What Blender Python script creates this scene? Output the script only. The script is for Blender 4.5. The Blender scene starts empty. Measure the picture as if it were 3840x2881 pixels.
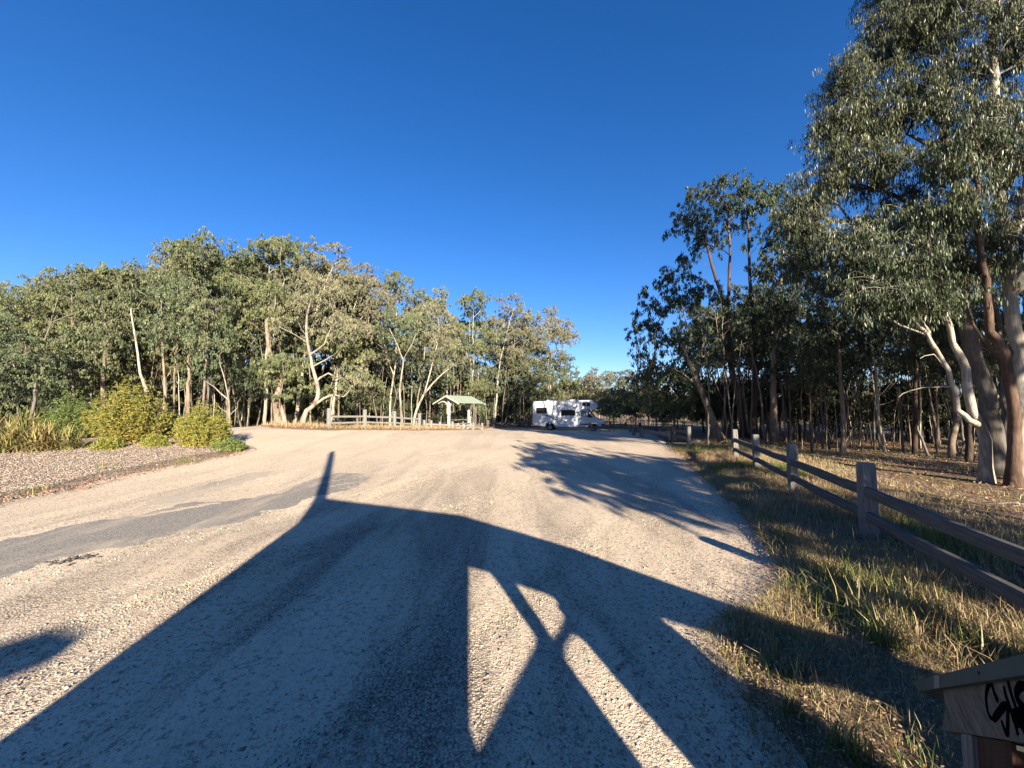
import bpy, math, random
import numpy as np
from mathutils import Vector, Matrix
from mathutils.geometry import delaunay_2d_cdt

sc = bpy.context.scene
C = sc.collection
R = math.radians
PI = math.pi

# ------------------------------------------------------------------ camera numbers
F = 1447.0
PITCH = math.atan((1538 - 1440.5) / F)
CP, SP = math.cos(PITCH), math.sin(PITCH)
EYE = 1.7
SUN_AZ = R(-18.8)      # direction the shadows fall, from +Y towards +X
SUN_EL = R(17.0)
SV = np.array([math.sin(SUN_AZ), math.cos(SUN_AZ)])
RV = np.array([math.cos(SUN_AZ), -math.sin(SUN_AZ)])
FD = np.array([0.346, 0.938]); FD = FD / np.linalg.norm(FD)      # roadside fence direction
FN = np.array([FD[1], -FD[0]])                                    # to the right of it
F0 = np.array([4.54, 5.02])


def ss(a, b, x):
    t = np.clip((x - a) / (b - a), 0, 1)
    return t * t * (3 - 2 * t)


def terrain(x, y):
    x = np.asarray(x, float); y = np.asarray(y, float)
    z = 0.78 * np.exp(-((x + 12) / 11) ** 2 - ((y - 22) / 9.0) ** 2)
    z = z + 0.12 * np.exp(-((x + 16) / 7) ** 2 - ((y - 13) / 6.0) ** 2)
    z = z - 0.42 * ss(28, 41, y) * ss(-8, 4, x)
    d = (x - F0[0]) * FN[0] + (y - F0[1]) * FN[1]
    z = z + 0.10 * np.exp(-((d - 1) / 1.6) ** 2) * ss(3, 6, y)
    z = z - 0.13 * np.clip(d - 9.0, 0, 22) * ss(9, 14, d) * ss(40, 20, y)
    z = z + 0.5 * ss(70, 200, np.hypot(x, y))
    return z


def T(x, y):
    return float(terrain(x, y))


def ray(px, py):
    a = (px - 1920) / F; b = (1440.5 - py) / F
    return np.array([a, CP - b * SP, SP + b * CP])


def at(px, py, h=0.0):
    """ground point seen at pixel of the photograph"""
    d = ray(px, py); z = h
    for _ in range(12):
        t = (z - EYE) / d[2]
        z = T(d[0] * t, d[1] * t) + h
    return np.array([d[0] * t, d[1] * t, z])


def P(px, py, Y):
    d = ray(px, py); t = Y / d[1]
    return np.array([d[0] * t, Y, EYE + d[2] * t])


def xat(px, Y, py=1600):
    return P(px, py, Y)[0]


# ------------------------------------------------------------------ naming helpers
def tag(o, label=None, cat=None, group=None, kind=None):
    if label: o['label'] = label
    if cat: o['category'] = cat
    if group: o['group'] = group
    if kind: o['kind'] = kind
    return o


def empty(name, loc, rz=0, label=None, cat=None, group=None):
    o = bpy.data.objects.new(name, None)
    C.objects.link(o); o.location = loc; o.rotation_euler = (0, 0, rz)
    o.empty_display_size = 0.2
    return tag(o, label, cat, group)


def mesh(name, V, Fc, mat, parent=None, smooth=False, attr=None):
    """V (n,3), Fc (m,k) array or list of tuples"""
    me = bpy.data.meshes.new(name)
    V = np.asarray(V, dtype=np.float32)
    if isinstance(Fc, np.ndarray):
        k = Fc.shape[1]; m = Fc.shape[0]
        me.vertices.add(len(V)); me.vertices.foreach_set('co', V.ravel())
        me.loops.add(m * k); me.loops.foreach_set('vertex_index', Fc.astype(np.int32).ravel())
        me.polygons.add(m)
        me.polygons.foreach_set('loop_start', np.arange(0, m * k, k, dtype=np.int32))
        me.polygons.foreach_set('loop_total', np.full(m, k, dtype=np.int32))
        me.update(calc_edges=True)
    else:
        me.from_pydata(V.tolist(), [], [tuple(f) for f in Fc]); me.update()
    if smooth:
        me.polygons.foreach_set('use_smooth', np.ones(len(me.polygons), dtype=bool))
    if attr is not None:
        for nm, dom, arr in attr:
            a = me.attributes.new(nm, 'FLOAT', dom)
            a.data.foreach_set('value', np.asarray(arr, dtype=np.float32))
    if mat: me.materials.append(mat)
    o = bpy.data.objects.new(name, me); C.objects.link(o)
    if parent: o.parent = parent
    return o


class MB:
    def __init__(s): s.v = []; s.f = []

    def add(s, v, f):
        n = len(s.v); s.v += [tuple(map(float, q)) for q in v]; s.f += [tuple(i + n for i in q) for q in f]
        return s

    def box(s, c, d, rz=0, rx=0, ry=0, bev=0.0):
        """bevelled box, centre c, full dims d"""
        hx, hy, hz = d[0] / 2, d[1] / 2, d[2] / 2
        M = Matrix.Rotation(rz, 3, 'Z') @ Matrix.Rotation(ry, 3, 'Y') @ Matrix.Rotation(rx, 3, 'X')
        b = min(bev, hx * .9, hy * .9, hz * .9)
        vs = []; fs = []
        if b <= 0:
            vs = [(x, y, z) for z in (-hz, hz) for x, y in ((-hx, -hy), (hx, -hy), (hx, hy), (-hx, hy))]
            fs = [(3, 2, 1, 0), (4, 5, 6, 7), (0, 1, 5, 4), (1, 2, 6, 5), (2, 3, 7, 6), (3, 0, 4, 7)]
        else:
            def ring(ax, ay, z):
                return [(-ax + b, -ay, z), (ax - b, -ay, z), (ax, -ay + b, z), (ax, ay - b, z), (ax - b, ay, z), (-ax + b, ay, z), (-ax, ay - b, z), (-ax, -ay + b, z)]
            rs = [ring(hx - b, hy - b, -hz), ring(hx, hy, -hz + b), ring(hx, hy, hz - b), ring(hx - b, hy - b, hz)]
            for r_ in rs: vs += r_
            for k in range(3):
                for i in range(8):
                    j = (i + 1) % 8
                    fs.append((k * 8 + i, k * 8 + j, k * 8 + 8 + j, k * 8 + 8 + i))
            fs.append(tuple(range(7, -1, -1))); fs.append(tuple(range(24, 32)))
        vs = [tuple(M @ Vector(q) + Vector(c)) for q in vs]
        return s.add(vs, fs)

    def prism(s, poly, y0, y1, org=(0, 0, 0), ux=(1, 0, 0), uz=(0, 0, 1), un=(0, 1, 0)):
        """convex or concave polygon (a,b) in ux/uz plane extruded along un"""
        ux, uz, un, org = map(Vector, (ux, uz, un, org))
        n = len(poly)
        v = [org + ux * a + uz * b + un * y0 for a, b in poly] + [org + ux * a + uz * b + un * y1 for a, b in poly]
        f = [tuple(range(n)), tuple(range(2 * n - 1, n - 1, -1))]
        f += [(i, i + n, (i + 1) % n + n, (i + 1) % n) for i in range(n)]
        return s.add(v, f)

    def tube(s, pts, rads, seg=8, cap=True):
        pts = [Vector(p) for p in pts]; n = len(pts); vs = []; fs = []
        up = None
        for i, p in enumerate(pts):
            t = (pts[min(i + 1, n - 1)] - pts[max(i - 1, 0)])
            if t.length < 1e-9: t = Vector((0, 0, 1))
            t.normalize()
            if up is None:
                up = t.orthogonal().normalized()
            else:
                up = (up - t * up.dot(t))
                if up.length < 1e-6: up = t.orthogonal()
                up.normalize()
            w = t.cross(up)
            for k in range(seg):
                a = 2 * PI * k / seg
                vs.append(p + (up * math.cos(a) + w * math.sin(a)) * rads[i])
        for i in range(n - 1):
            for k in range(seg):
                l = (k + 1) % seg
                fs.append((i * seg + k, i * seg + l, (i + 1) * seg + l, (i + 1) * seg + k))
        if cap:
            fs.append(tuple(range(seg - 1, -1, -1))); fs.append(tuple((n - 1) * seg + k for k in range(seg)))
        return s.add(vs, fs)

    def build(s, name, mat, parent=None, smooth=False):
        return mesh(name, np.array(s.v), s.f, mat, parent, smooth)


def copy_tree(o, parent=None):
    c = o.copy(); C.objects.link(c)
    if parent: c.parent = parent
    for ch in [q for q in o.children]:
        copy_tree(ch, c)
    return c


# ------------------------------------------------------------------ materials
class NT:
    def __init__(s, name):
        s.m = bpy.data.materials.new(name); s.m.use_nodes = True
        s.n = s.m.node_tree.nodes; s.l = s.m.node_tree.links
        s.b = s.n['Principled BSDF']; s.out = s.n['Material Output']
        s.tc = s.n.new('ShaderNodeTexCoord')

    def link(s, a, b): s.l.new(a, b)

    def mapping(s, scale=(1, 1, 1), rot=(0, 0, 0), src='Object'):
        m = s.n.new('ShaderNodeMapping'); m.inputs['Scale'].default_value = scale; m.inputs['Rotation'].default_value = rot
        s.link(s.tc.outputs[src], m.inputs['Vector']); return m.outputs[0]

    def noise(s, scale, vec=None, detail=4, rough=.6, dist=0):
        t = s.n.new('ShaderNodeTexNoise'); t.inputs['Scale'].default_value = scale; t.inputs['Detail'].default_value = detail
        t.inputs['Roughness'].default_value = rough; t.inputs['Distortion'].default_value = dist
        s.link(vec if vec is not None else s.tc.outputs['Object'], t.inputs['Vector']); return t.outputs['Fac']

    def voro(s, scale, vec=None, feature='F1', out='Distance', rnd=1):
        t = s.n.new('ShaderNodeTexVoronoi'); t.feature = feature; t.inputs['Scale'].default_value = scale
        t.inputs['Randomness'].default_value = rnd
        s.link(vec if vec is not None else s.tc.outputs['Object'], t.inputs['Vector']); return t.outputs[out]

    def ramp(s, fac, stops, interp='LINEAR'):
        r = s.n.new('ShaderNodeValToRGB'); r.color_ramp.interpolation = interp
        e = r.color_ramp.elements
        while len(e) < len(stops): e.new(0.5)
        for q, (p, c) in zip(e, stops):
            q.position = p; q.color = (*c, 1) if len(c) == 3 else c
        s.link(fac, r.inputs['Fac']); return r.outputs['Color']

    def mix(s, fac, a, b, mode='MIX'):
        m = s.n.new('ShaderNodeMix'); m.data_type = 'RGBA'; m.blend_type = mode
        for sock, val in ((m.inputs[0], fac), (m.inputs[6], a), (m.inputs[7], b)):
            if hasattr(val, 'links'): s.link(val, sock)
            elif isinstance(val, tuple): sock.default_value = (*val, 1)
            else: sock.default_value = val
        return m.outputs[2]

    def math(s, op, a, b=0.0, clamp=False):
        m = s.n.new('ShaderNodeMath'); m.operation = op; m.use_clamp = clamp
        for sock, val in ((m.inputs[0], a), (m.inputs[1], b)):
            if hasattr(val, 'links'): s.link(val, sock)
            else: sock.default_value = val
        return m.outputs[0]

    def bump(s, h, strength=.5, dist=.02, normal=None):
        b = s.n.new('ShaderNodeBump'); b.inputs['Strength'].default_value = strength; b.inputs['Distance'].default_value = dist
        s.link(h, b.inputs['Height'])
        if normal is not None: s.link(normal, b.inputs['Normal'])
        s.link(b.outputs[0], s.b.inputs['Normal']); return b.outputs[0]

    def attr(s, name, out='Fac'):
        a = s.n.new('ShaderNodeAttribute'); a.attribute_name = name; return a.outputs[out]

    def color(s, c):
        if hasattr(c, 'links'): s.link(c, s.b.inputs['Base Color'])
        else: s.b.inputs['Base Color'].default_value = (*c, 1)

    def set(s, **k):
        for n_, v in k.items():
            s.b.inputs[n_.replace('_', ' ')].default_value = v
        return s


def leaf_mat(name, cols, trans=0.18, objvar=0.25, rough=0.5):
    t = NT(name)
    c = t.ramp(t.attr('rnd'), [(i / (len(cols) - 1), q) for i, q in enumerate(cols)])
    oi = t.n.new('ShaderNodeObjectInfo')
    hs = t.n.new('ShaderNodeHueSaturation')
    t.link(c, hs.inputs['Color'])
    v = t.math('MULTIPLY_ADD', oi.outputs['Random'], objvar); t.n[-1].inputs[2].default_value = 1 - objvar / 2
    t.link(v, hs.inputs['Value'])
    h = t.math('MULTIPLY_ADD', t.math('FRACT', t.math('MULTIPLY', oi.outputs['Random'], 7.31)), 0.05); t.n[-1].inputs[2].default_value = 0.475
    t.link(h, hs.inputs['Hue'])
    t.color(hs.outputs[0]); t.set(Roughness=rough)
    t.b.inputs['Specular IOR Level'].default_value = 0.2
    if trans > 0:
        tr = t.n.new('ShaderNodeBsdfTranslucent'); t.link(hs.outputs[0], tr.inputs['Color'])
        mx = t.n.new('ShaderNodeMixShader'); mx.inputs[0].default_value = trans
        t.link(t.b.outputs[0], mx.inputs[1]); t.link(tr.outputs[0], mx.inputs[2]); t.link(mx.outputs[0], t.out.inputs['Surface'])
    return t.m


def bark_mat(name, stops, scale=2.0, bump=.5):
    t = NT(name)
    v = t.mapping((1, 1, .28))
    n = t.noise(scale * 1.6, v, 6, .62, .6)
    c = t.ramp(n, stops)
    fine = t.noise(scale * 14, t.mapping((1, 1, .12)), 4, .7)
    c = t.mix(t.ramp(fine, [(.35, (0, 0, 0)), (.7, (1, 1, 1))]), c, t.mix(.5, c, (0, 0, 0)))
    oi = t.n.new('ShaderNodeObjectInfo'); hs = t.n.new('ShaderNodeHueSaturation'); t.link(c, hs.inputs['Color'])
    t.link(t.math('ADD', t.math('MULTIPLY', oi.outputs['Random'], .4), .8), hs.inputs['Value'])
    t.color(hs.outputs[0]); t.set(Roughness=.85)
    t.b.inputs['Specular IOR Level'].default_value = .2
    t.bump(t.math('ADD', n, t.math('MULTIPLY', fine, .4)), bump, .03)
    return t.m


def plain(name, col, rough=.5, metal=0.0, var=.15, nscale=6, bump=0.0, spec=.5):
    t = NT(name)
    n = t.noise(nscale, None, 5, .65)
    dark = tuple(q * (1 - var) for q in col); lite = tuple(min(1, q * (1 + var * .6)) for q in col)
    t.color(t.ramp(n, [(.3, dark), (.7, lite)])); t.set(Roughness=rough, Metallic=metal)
    t.b.inputs['Specular IOR Level'].default_value = spec
    if bump: t.bump(n, bump, .01)
    return t.m


def weathered(name, a, b, c, grain=(60, 60, 2.2), bump=.6):
    t = NT(name)
    v = t.mapping(grain)
    g = t.noise(1.0, v, 6, .7, .2)
    n = t.noise(2.2, None, 5, .6)
    col = t.ramp(g, [(.25, a), (.5, b), (.75, c)])
    col = t.mix(t.ramp(n, [(.45, (0, 0, 0)), (.75, (1, 1, 1))]), col, t.mix(.35, col, (.10, .085, .07)))
    t.color(col); t.set(Roughness=.95); t.b.inputs['Specular IOR Level'].default_value = .05
    t.bump(g, bump, .012)
    return t.m


# ---- ground materials
def gravel_material():
    t = NT('gravel_surface')
    obj = t.tc.outputs['Object']
    rotm = t.mapping((1.0, .16, 1), (0, 0, R(32)))           # long bands left by tyres and the grader
    band = t.noise(1.1, rotm, 4, .6, .8)
    rot2 = t.mapping((1.0, .05, 1), (0, 0, R(38)))
    ruts = t.noise(7.0, rot2, 3, .55, .3)
    big = t.noise(.35, obj, 3, .5)
    st = t.voro(64, obj, 'F1', 'Distance'); sc_ = t.voro(64, obj, 'F1', 'Color')
    st2 = t.voro(150, obj, 'F1', 'Distance')
    fine = t.noise(160, obj, 3, .7)
    mid = t.noise(34, obj, 4, .8)
    coarse = t.ramp(t.math('ADD', t.math('MULTIPLY', band, .75), t.math('MULTIPLY', mid, .25)), [(.47, (0, 0, 0)), (.60, (1, 1, 1))])
    vd = t.n.new('ShaderNodeVectorMath'); vd.operation = 'DISTANCE'; t.link(obj, vd.inputs[0]); vd.inputs[1].default_value = (0, 2.0, 0)
    coarse = t.math('MULTIPLY', coarse, t.ramp(t.math('DIVIDE', vd.outputs['Value'], 14.0), [(.25, (1, 1, 1)), (.75, (.3, .3, .3))]))
    base = t.ramp(big, [(.3, (.64, .51, .365)), (.7, (.72, .59, .44))])
    base = t.mix(t.math('MULTIPLY', coarse, .45), base, (.43, .36, .285))
    base = t.mix(t.ramp(ruts, [(.5, (0, 0, 0)), (.72, (.22, .22, .22))]), base, (.50, .405, .30))
    g = t.n.new('ShaderNodeRGBToBW'); t.link(sc_, g.inputs[0])
    stone = t.ramp(g.outputs[0], [(.15, (.20, .17, .15)), (.4, (.47, .38, .30)), (.62, (.60, .50, .39)), (.9, (.70, .62, .52))])
    pick = t.math('MULTIPLY', t.ramp(st, [(.30, (1, 1, 1)), (.45, (0, 0, 0))]), t.math('ADD', t.math('MULTIPLY', coarse, .55), .30))
    col = t.mix(pick, base, stone)
    mid2 = t.noise(22, obj, 3, .85); far_ = t.noise(10, t.mapping((1, .45, 1), (0, 0, R(32))), 5, .9)
    col = t.mix(t.ramp(mid2, [(.39, (.75, .75, .75)), (.46, (0, 0, 0))]), col, (.20, .16, .12))
    col = t.mix(t.ramp(far_, [(.36, (.16, .16, .16)), (.44, (0, 0, 0))]), col, (.24, .19, .145))
    spk = t.ramp(mid, [(.30, (1, 1, 1)), (.42, (0, 0, 0))])
    col = t.mix(t.math('MULTIPLY', spk, .7), col, (.15, .115, .085))
    pits = t.ramp(fine, [(.30, (1, 1, 1)), (.45, (0, 0, 0))])
    col = t.mix(t.math('MULTIPLY', pits, .55), col, (.17, .135, .10))
    gap = t.math('MULTIPLY', t.ramp(st, [(.42, (0, 0, 0)), (.62, (1, 1, 1))]), t.math('ADD', t.math('MULTIPLY', coarse, .7), .15))
    col = t.mix(gap, col, (.10, .08, .062))  # shade in the gaps between stones, put into the colour
    t.color(col); t.set(Roughness=.92); t.b.inputs['Specular IOR Level'].default_value = .15
    h = t.math('MULTIPLY', t.math('SUBTRACT', 1.0, st), t.math('ADD', t.math('MULTIPLY', coarse, 1.0), .45))
    h = t.math('ADD', h, t.math('MULTIPLY', t.math('SUBTRACT', 1.0, st2), .35))
    h = t.math('ADD', h, t.math('MULTIPLY', mid, .9))
    h = t.math('ADD', h, t.math('MULTIPLY', ruts, .8))
    t.bump(h, .75, .012)
    return t.m


def asphalt_material(name='asphalt_surface', dust=.50):
    t = NT(name)
    n = t.noise(60, None, 4, .7); b = t.noise(1.3, t.mapping((1, .25, 1), (0, 0, R(-62))), 5, .65, .4)
    v = t.voro(120, None, 'F1', 'Color'); g = t.n.new('ShaderNodeRGBToBW'); t.link(v, g.inputs[0])
    c = t.ramp(g.outputs[0], [(.2, (.15, .137, .12)), (.6, (.26, .237, .205)), (.9, (.45, .41, .35))])
    c = t.mix(t.ramp(b, [(dust, (0, 0, 0)), (dust + .16, (.8, .8, .8))]), c, (.50, .41, .31))
    c = t.mix(t.ramp(n, [(.35, (.5, .5, .5)), (.5, (0, 0, 0))]), c, (.05, .05, .05))
    t.color(c); t.set(Roughness=.9); t.b.inputs['Specular IOR Level'].default_value = .2
    t.bump(t.math('ADD', n, g.outputs[0]), .5, .008)
    return t.m


def ground_material():
    t = NT('woodland_ground')
    big = t.noise(.35, None, 4, .6); mid = t.noise(3.2, None, 6, .7); fine = t.noise(38, None, 4, .75)
    strand = t.noise(26, t.mapping((1, .25, 1), (0, 0, .6)), 4, .7, 1.2)
    c = t.ramp(mid, [(.3, (.14, .095, .065)), (.5, (.27, .18, .13)), (.7, (.38, .29, .20))])
    c = t.mix(t.ramp(big, [(.45, (0, 0, 0)), (.62, (1, 1, 1))]), c, t.ramp(strand, [(.3, (.10, .09, .035)), (.55, (.27, .215, .11)), (.75, (.38, .30, .16))]))
    c = t.mix(t.ramp(fine, [(.3, (.8, .8, .8)), (.5, (0, 0, 0))]), c, (.045, .03, .02))
    t.color(c); t.set(Roughness=.95); t.b.inputs['Specular IOR Level'].default_value = .1
    t.bump(t.math('ADD', t.math('ADD', mid, strand), fine), .9, .05)
    return t.m


def mulch_material():
    t = NT('woodchip_mulch')
    v = t.voro(58, t.mapping((1, .5, 1), (0, 0, .5)), 'F1', 'Color'); g = t.n.new('ShaderNodeRGBToBW'); t.link(v, g.inputs[0])
    d = t.voro(58, t.mapping((1, .5, 1), (0, 0, .5)), 'F1', 'Distance')
    c = t.ramp(g.outputs[0], [(.15, (.20, .15, .11)), (.4, (.40, .32, .24)), (.65, (.54, .45, .35)), (.9, (.62, .55, .45))])
    c = t.mix(t.ramp(d, [(.5, (0, 0, 0)), (.8, (.6, .6, .6))]), c, (.13, .09, .06))
    e = t.noise(1.1, None, 5, .65)
    c = t.mix(t.ramp(e, [(.52, (0, 0, 0)), (.66, (.6, .6, .6))]), c, (.20, .12, .075))
    t.color(c); t.set(Roughness=.9); t.b.inputs['Specular IOR Level'].default_value = .15
    t.bump(t.math('SUBTRACT', t.math('ADD', g.outputs[0], t.noise(7, None, 5, .7)), d), 1.0, .05)
    return t.m


M = dict(
    gravel=gravel_material(), asphalt=asphalt_material(), asphalt_dusty=asphalt_material('asphalt_dusty_surface', .34), ground=ground_material(), mulch=mulch_material(),
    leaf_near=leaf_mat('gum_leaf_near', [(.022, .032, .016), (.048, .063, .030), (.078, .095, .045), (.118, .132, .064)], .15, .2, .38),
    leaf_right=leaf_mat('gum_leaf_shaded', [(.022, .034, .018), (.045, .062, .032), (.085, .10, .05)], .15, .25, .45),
    leaf_a=leaf_mat('gum_leaf_olive', [(.066, .080, .036), (.125, .140, .062), (.19, .195, .095)], .2, .22),
    leaf_b=leaf_mat('gum_leaf_green', [(.050, .068, .036), (.098, .118, .060), (.155, .172, .09)], .2, .22),
    leaf_c=leaf_mat('gum_leaf_grey', [(.085, .090, .055), (.15, .148, .088), (.23, .205, .125)], .2, .22),
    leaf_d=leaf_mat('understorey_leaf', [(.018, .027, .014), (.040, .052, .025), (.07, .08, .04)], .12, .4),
    shrub_y=leaf_mat('shrub_leaf_yellow', [(.080, .110, .026), (.165, .185, .042), (.27, .26, .055), (.45, .35, .045)], .2, .1),
    shrub_g=leaf_mat('shrub_leaf_green', [(.06, .085, .026), (.13, .155, .045), (.23, .23, .065)], .2, .2),
    strap=leaf_mat('strap_leaf', [(.06, .075, .025), (.16, .17, .05), (.30, .24, .10), (.14, .08, .045)], .15, .3),
    grass_dry=leaf_mat('dry_grass_blade', [(.17, .13, .065), (.34, .26, .135), (.50, .41, .24)], .25, 0),
    grass_green=leaf_mat('green_grass_blade', [(.05, .085, .02), (.11, .15, .035), (.24, .23, .07)], .25, 0),
    litter=leaf_mat('fallen_leaf', [(.08, .04, .028), (.20, .095, .06), (.32, .17, .11), (.40, .29, .19)], .05, 0),
    bark_white=bark_mat('bark_cream', [(.3, (.13, .09, .065)), (.43, (.27, .23, .18)), (.55, (.40, .365, .30)), (.7, (.30, .275, .235)), (.85, (.19, .17, .145))]),
    bark_grey=bark_mat('bark_grey', [(.3, (.05, .042, .036)), (.45, (.115, .102, .088)), (.7, (.17, .155, .135))]),
    bark_brown=bark_mat('bark_brown', [(.3, (.035, .022, .016)), (.5, (.095, .06, .042)), (.7, (.18, .125, .09))], 2.5, .8),
    bark_tan=bark_mat('bark_tan', [(.3, (.10, .07, .05)), (.48, (.20, .155, .115)), (.7, (.34, .285, .225))], 2.0),
    bark_dark=bark_mat('bark_dark', [(.3, (.035, .024, .018)), (.6, (.09, .066, .05)), (.8, (.15, .12, .10))], 2.5, .8),
    wood_grey=weathered('weathered_timber', (.065, .060, .055), (.16, .15, .138), (.28, .265, .245)),
    wood_pale=weathered('silvered_timber', (.10, .096, .09), (.19, .182, .17), (.27, .26, .243)),
    wood_rail=weathered('weathered_rail', (.05, .047, .043), (.11, .103, .095), (.18, .17, .157), (2.2, 60, 60)),
    board=weathered('sign_board_timber', (.05, .043, .035), (.13, .115, .095), (.23, .205, .17), (9, 9, 60), .4),
    stump=weathered('red_brown_timber', (.025, .014, .010), (.06, .032, .022), (.10, .058, .038)),
    cap=plain('grey_cap_metal', (.065, .085, .078), .8, .0, .10, 9, 0, .1), cap_light=plain('grey_strip', (.13, .155, .148), .5, 0, .1, 9),
    spray=plain('black_spray_paint', (.004, .004, .005), 1.0, 0, .2, 20, 0, 0),
    lit_pine=plain('pine_lit_tone', (.75, .58, .36), .7, 0, .15, 14),  # brightness of lit timber put into the base colour
    roof_green=plain('pale_green_roof', (.24, .285, .22), .6, 0, .1, 2),
    white=plain('white_paint', (.42, .405, .37), .45, 0, .08, 3),
    camper=plain('campervan_white', (.49, .51, .53), .35, 0, .05, 2),
    glass=plain('dark_glass', (.008, .009, .010), .35, 0, .2, 3, 0, .12),
    glass2=plain('cab_glass', (.09, .13, .15), .3, 0, .2, 3, 0, .2),
    black=plain('black_plastic', (.02, .02, .022), .5, 0, .2, 6),
    rubber=plain('tyre_rubber', (.018, .018, .018), .8, 0, .2, 10),
    rim=plain('wheel_rim_grey', (.30, .30, .31), .35, .5, .15, 8),
    blue=plain('navy_stripe', (.03, .045, .09), .4, 0, .1, 4),
    lamp=plain('headlight_lens', (.62, .66, .70), .1, 0, .1, 6),
    orange=plain('orange_lens', (.65, .20, .03), .2, 0, .1, 6),
    red=plain('red_lens', (.45, .02, .02), .2, 0, .1, 6),
    rock=plain('pale_rock', (.33, .30, .26), .9, 0, .4, 5, .6, .2),
    pebble=leaf_mat('gravel_stone', [(.09, .077, .068), (.27, .225, .18), (.44, .365, .28), (.52, .45, .36)], 0, 0, .95),
    crumb=leaf_mat('broken_seal', [(.05, .047, .043), (.10, .092, .083)], 0, 0, .9),
    chip=leaf_mat('mulch_chip', [(.16, .12, .09), (.32, .26, .19), (.44, .37, .28), (.54, .47, .38)], 0, 0, .9),
)

# ------------------------------------------------------------------ zones on the ground (plan view)
def gp(L): return np.array([at(*q)[:2] for q in L])


# right-hand edge of the gravel, from behind the camera to the far end, then round the far side and back on the left
right_edge = np.vstack([[[1.2, -6], [1.15, 0.0], [1.15, 1.4]], gp([(2840, 2860), (2700, 2620), (2610, 2420), (2640, 2330), (2820, 2260), (2900, 2190), (2870, 2090), (2800, 1975), (2700, 1870), (2610, 1775), (2545, 1715), (2500, 1680)])])
far_edge = np.array([[8.6, 22.5], [9.6, 27], [13, 31], [16, 38], [13, 46], [6, 48.5], [0, 45], [-3.4, 35.5]])
left_edge = np.vstack([gp([(1850, 1604), (1700, 1613), (1560, 1614), (1400, 1613), (1230, 1614), (1050, 1612), (880, 1607)]), [[-22, 26.5], [-22, 22], [-17.0, 20.4]],
                       gp([(820, 1655), (900, 1672), (905, 1690), (830, 1712), (720, 1730), (560, 1765), (380, 1800), (200, 1850), (0, 1882), (-300, 1950)]), [[-14, 4.5], [-14, -6]]])
GRAVEL = np.vstack([right_edge, far_edge, left_edge])
MULCH = np.vstack([gp([(-300, 1950), (0, 1882), (200, 1850), (380, 1800), (560, 1765), (720, 1730), (830, 1712), (905, 1690), (900, 1672), (820, 1655)]), [[-17.0, 20.4], [-22, 22], [-30, 20], [-34, 8], [-14, 4.5]]])
ASPH = gp([(-500, 2350), (-300, 2290), (0, 2165), (180, 2105), (330, 2075), (420, 2060), (640, 2010), (850, 1965), (930, 1950), (1010, 1915), (1110, 1900), (1160, 1868), (1330, 1835), (1395, 1795), (1375, 1775), (1290, 1775), (1180, 1798), (1060, 1850), (930, 1868),
           (800, 1885), (740, 1880), (640, 1905), (420, 1950), (250, 1975), (0, 2030), (-300, 2085), (-600, 2150)])
ASPH2 = gp([(520, 1905), (700, 1878), (860, 1830), (990, 1790), (1000, 1770), (900, 1785), (760, 1825), (600, 1870)])


def sdist(poly, x, y):
    """signed distance (negative inside)"""
    P_ = np.stack([x, y], -1); n = len(poly)
    d = np.full(x.shape, 1e18); s = np.ones(x.shape)
    j = n - 1
    for i in range(n):
        e = poly[j] - poly[i]; w = P_ - poly[i]
        tt = np.clip((w @ e) / (e @ e), 0, 1)
        b = w - tt[..., None] * e
        d = np.minimum(d, (b * b).sum(-1))
        c1 = y >= poly[i][1]; c2 = y < poly[j][1]; c3 = e[0] * w[..., 1] > e[1] * w[..., 0]
        s = np.where((c1 & c2 & c3) | (~c1 & ~c2 & ~c3), -s, s)
        j = i
    return s * np.sqrt(d)


_rng = np.random.default_rng(5)
_K = [( _rng.normal(size=2) * f, _rng.uniform(0, 6.28)) for f in (1.2, 1.9, 3.1, 4.5, 7.3, 11, 16, 23) for _ in range(2)]


def wob(x, y):
    z = 0
    for i, (k, ph) in enumerate(_K):
        z = z + np.sin(k[0] * x + k[1] * y + ph) / (1 + i * .35)
    return z / 4.0


def grid_sheet(X, Y, Z, keep=None):
    n, m = X.shape
    V = np.stack([X, Y, Z], -1).reshape(-1, 3)
    idx = np.arange(n * m).reshape(n, m)
    Fc = np.stack([idx[:-1, :-1], idx[1:, :-1], idx[1:, 1:], idx[:-1, 1:]], -1).reshape(-1, 4)
    if keep is not None:
        kk = keep.reshape(-1)[Fc].any(1); Fc = Fc[kk]
        u, inv = np.unique(Fc, return_inverse=True)
        V = V[u]; Fc = inv.reshape(-1, 4)
    return V, Fc


# main ground: polar sheet reaching the horizon
rr = np.concatenate([np.linspace(0.0, .9, 4), np.geomspace(1.0, 90, 260), np.geomspace(100, 3000, 14)])
th = np.linspace(0, 2 * PI, 541)
RR, TH = np.meshgrid(rr, th, indexing='ij')
X, Y = RR * np.sin(TH), RR * np.cos(TH)
sg = sdist(GRAVEL, X, Y)
rough = 0.025 * wob(X * 2.0, Y * 2.0) * ss(0.0, .8, sg)
Z = terrain(X, Y) + rough + .05 * ss(.1, 1.0, sg) * (RR < 90) - .012
V, Fc = grid_sheet(X, Y, Z)
o = mesh('ground', V, Fc[:, ::-1], M['ground'], smooth=True); tag(o, kind='structure')

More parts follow.
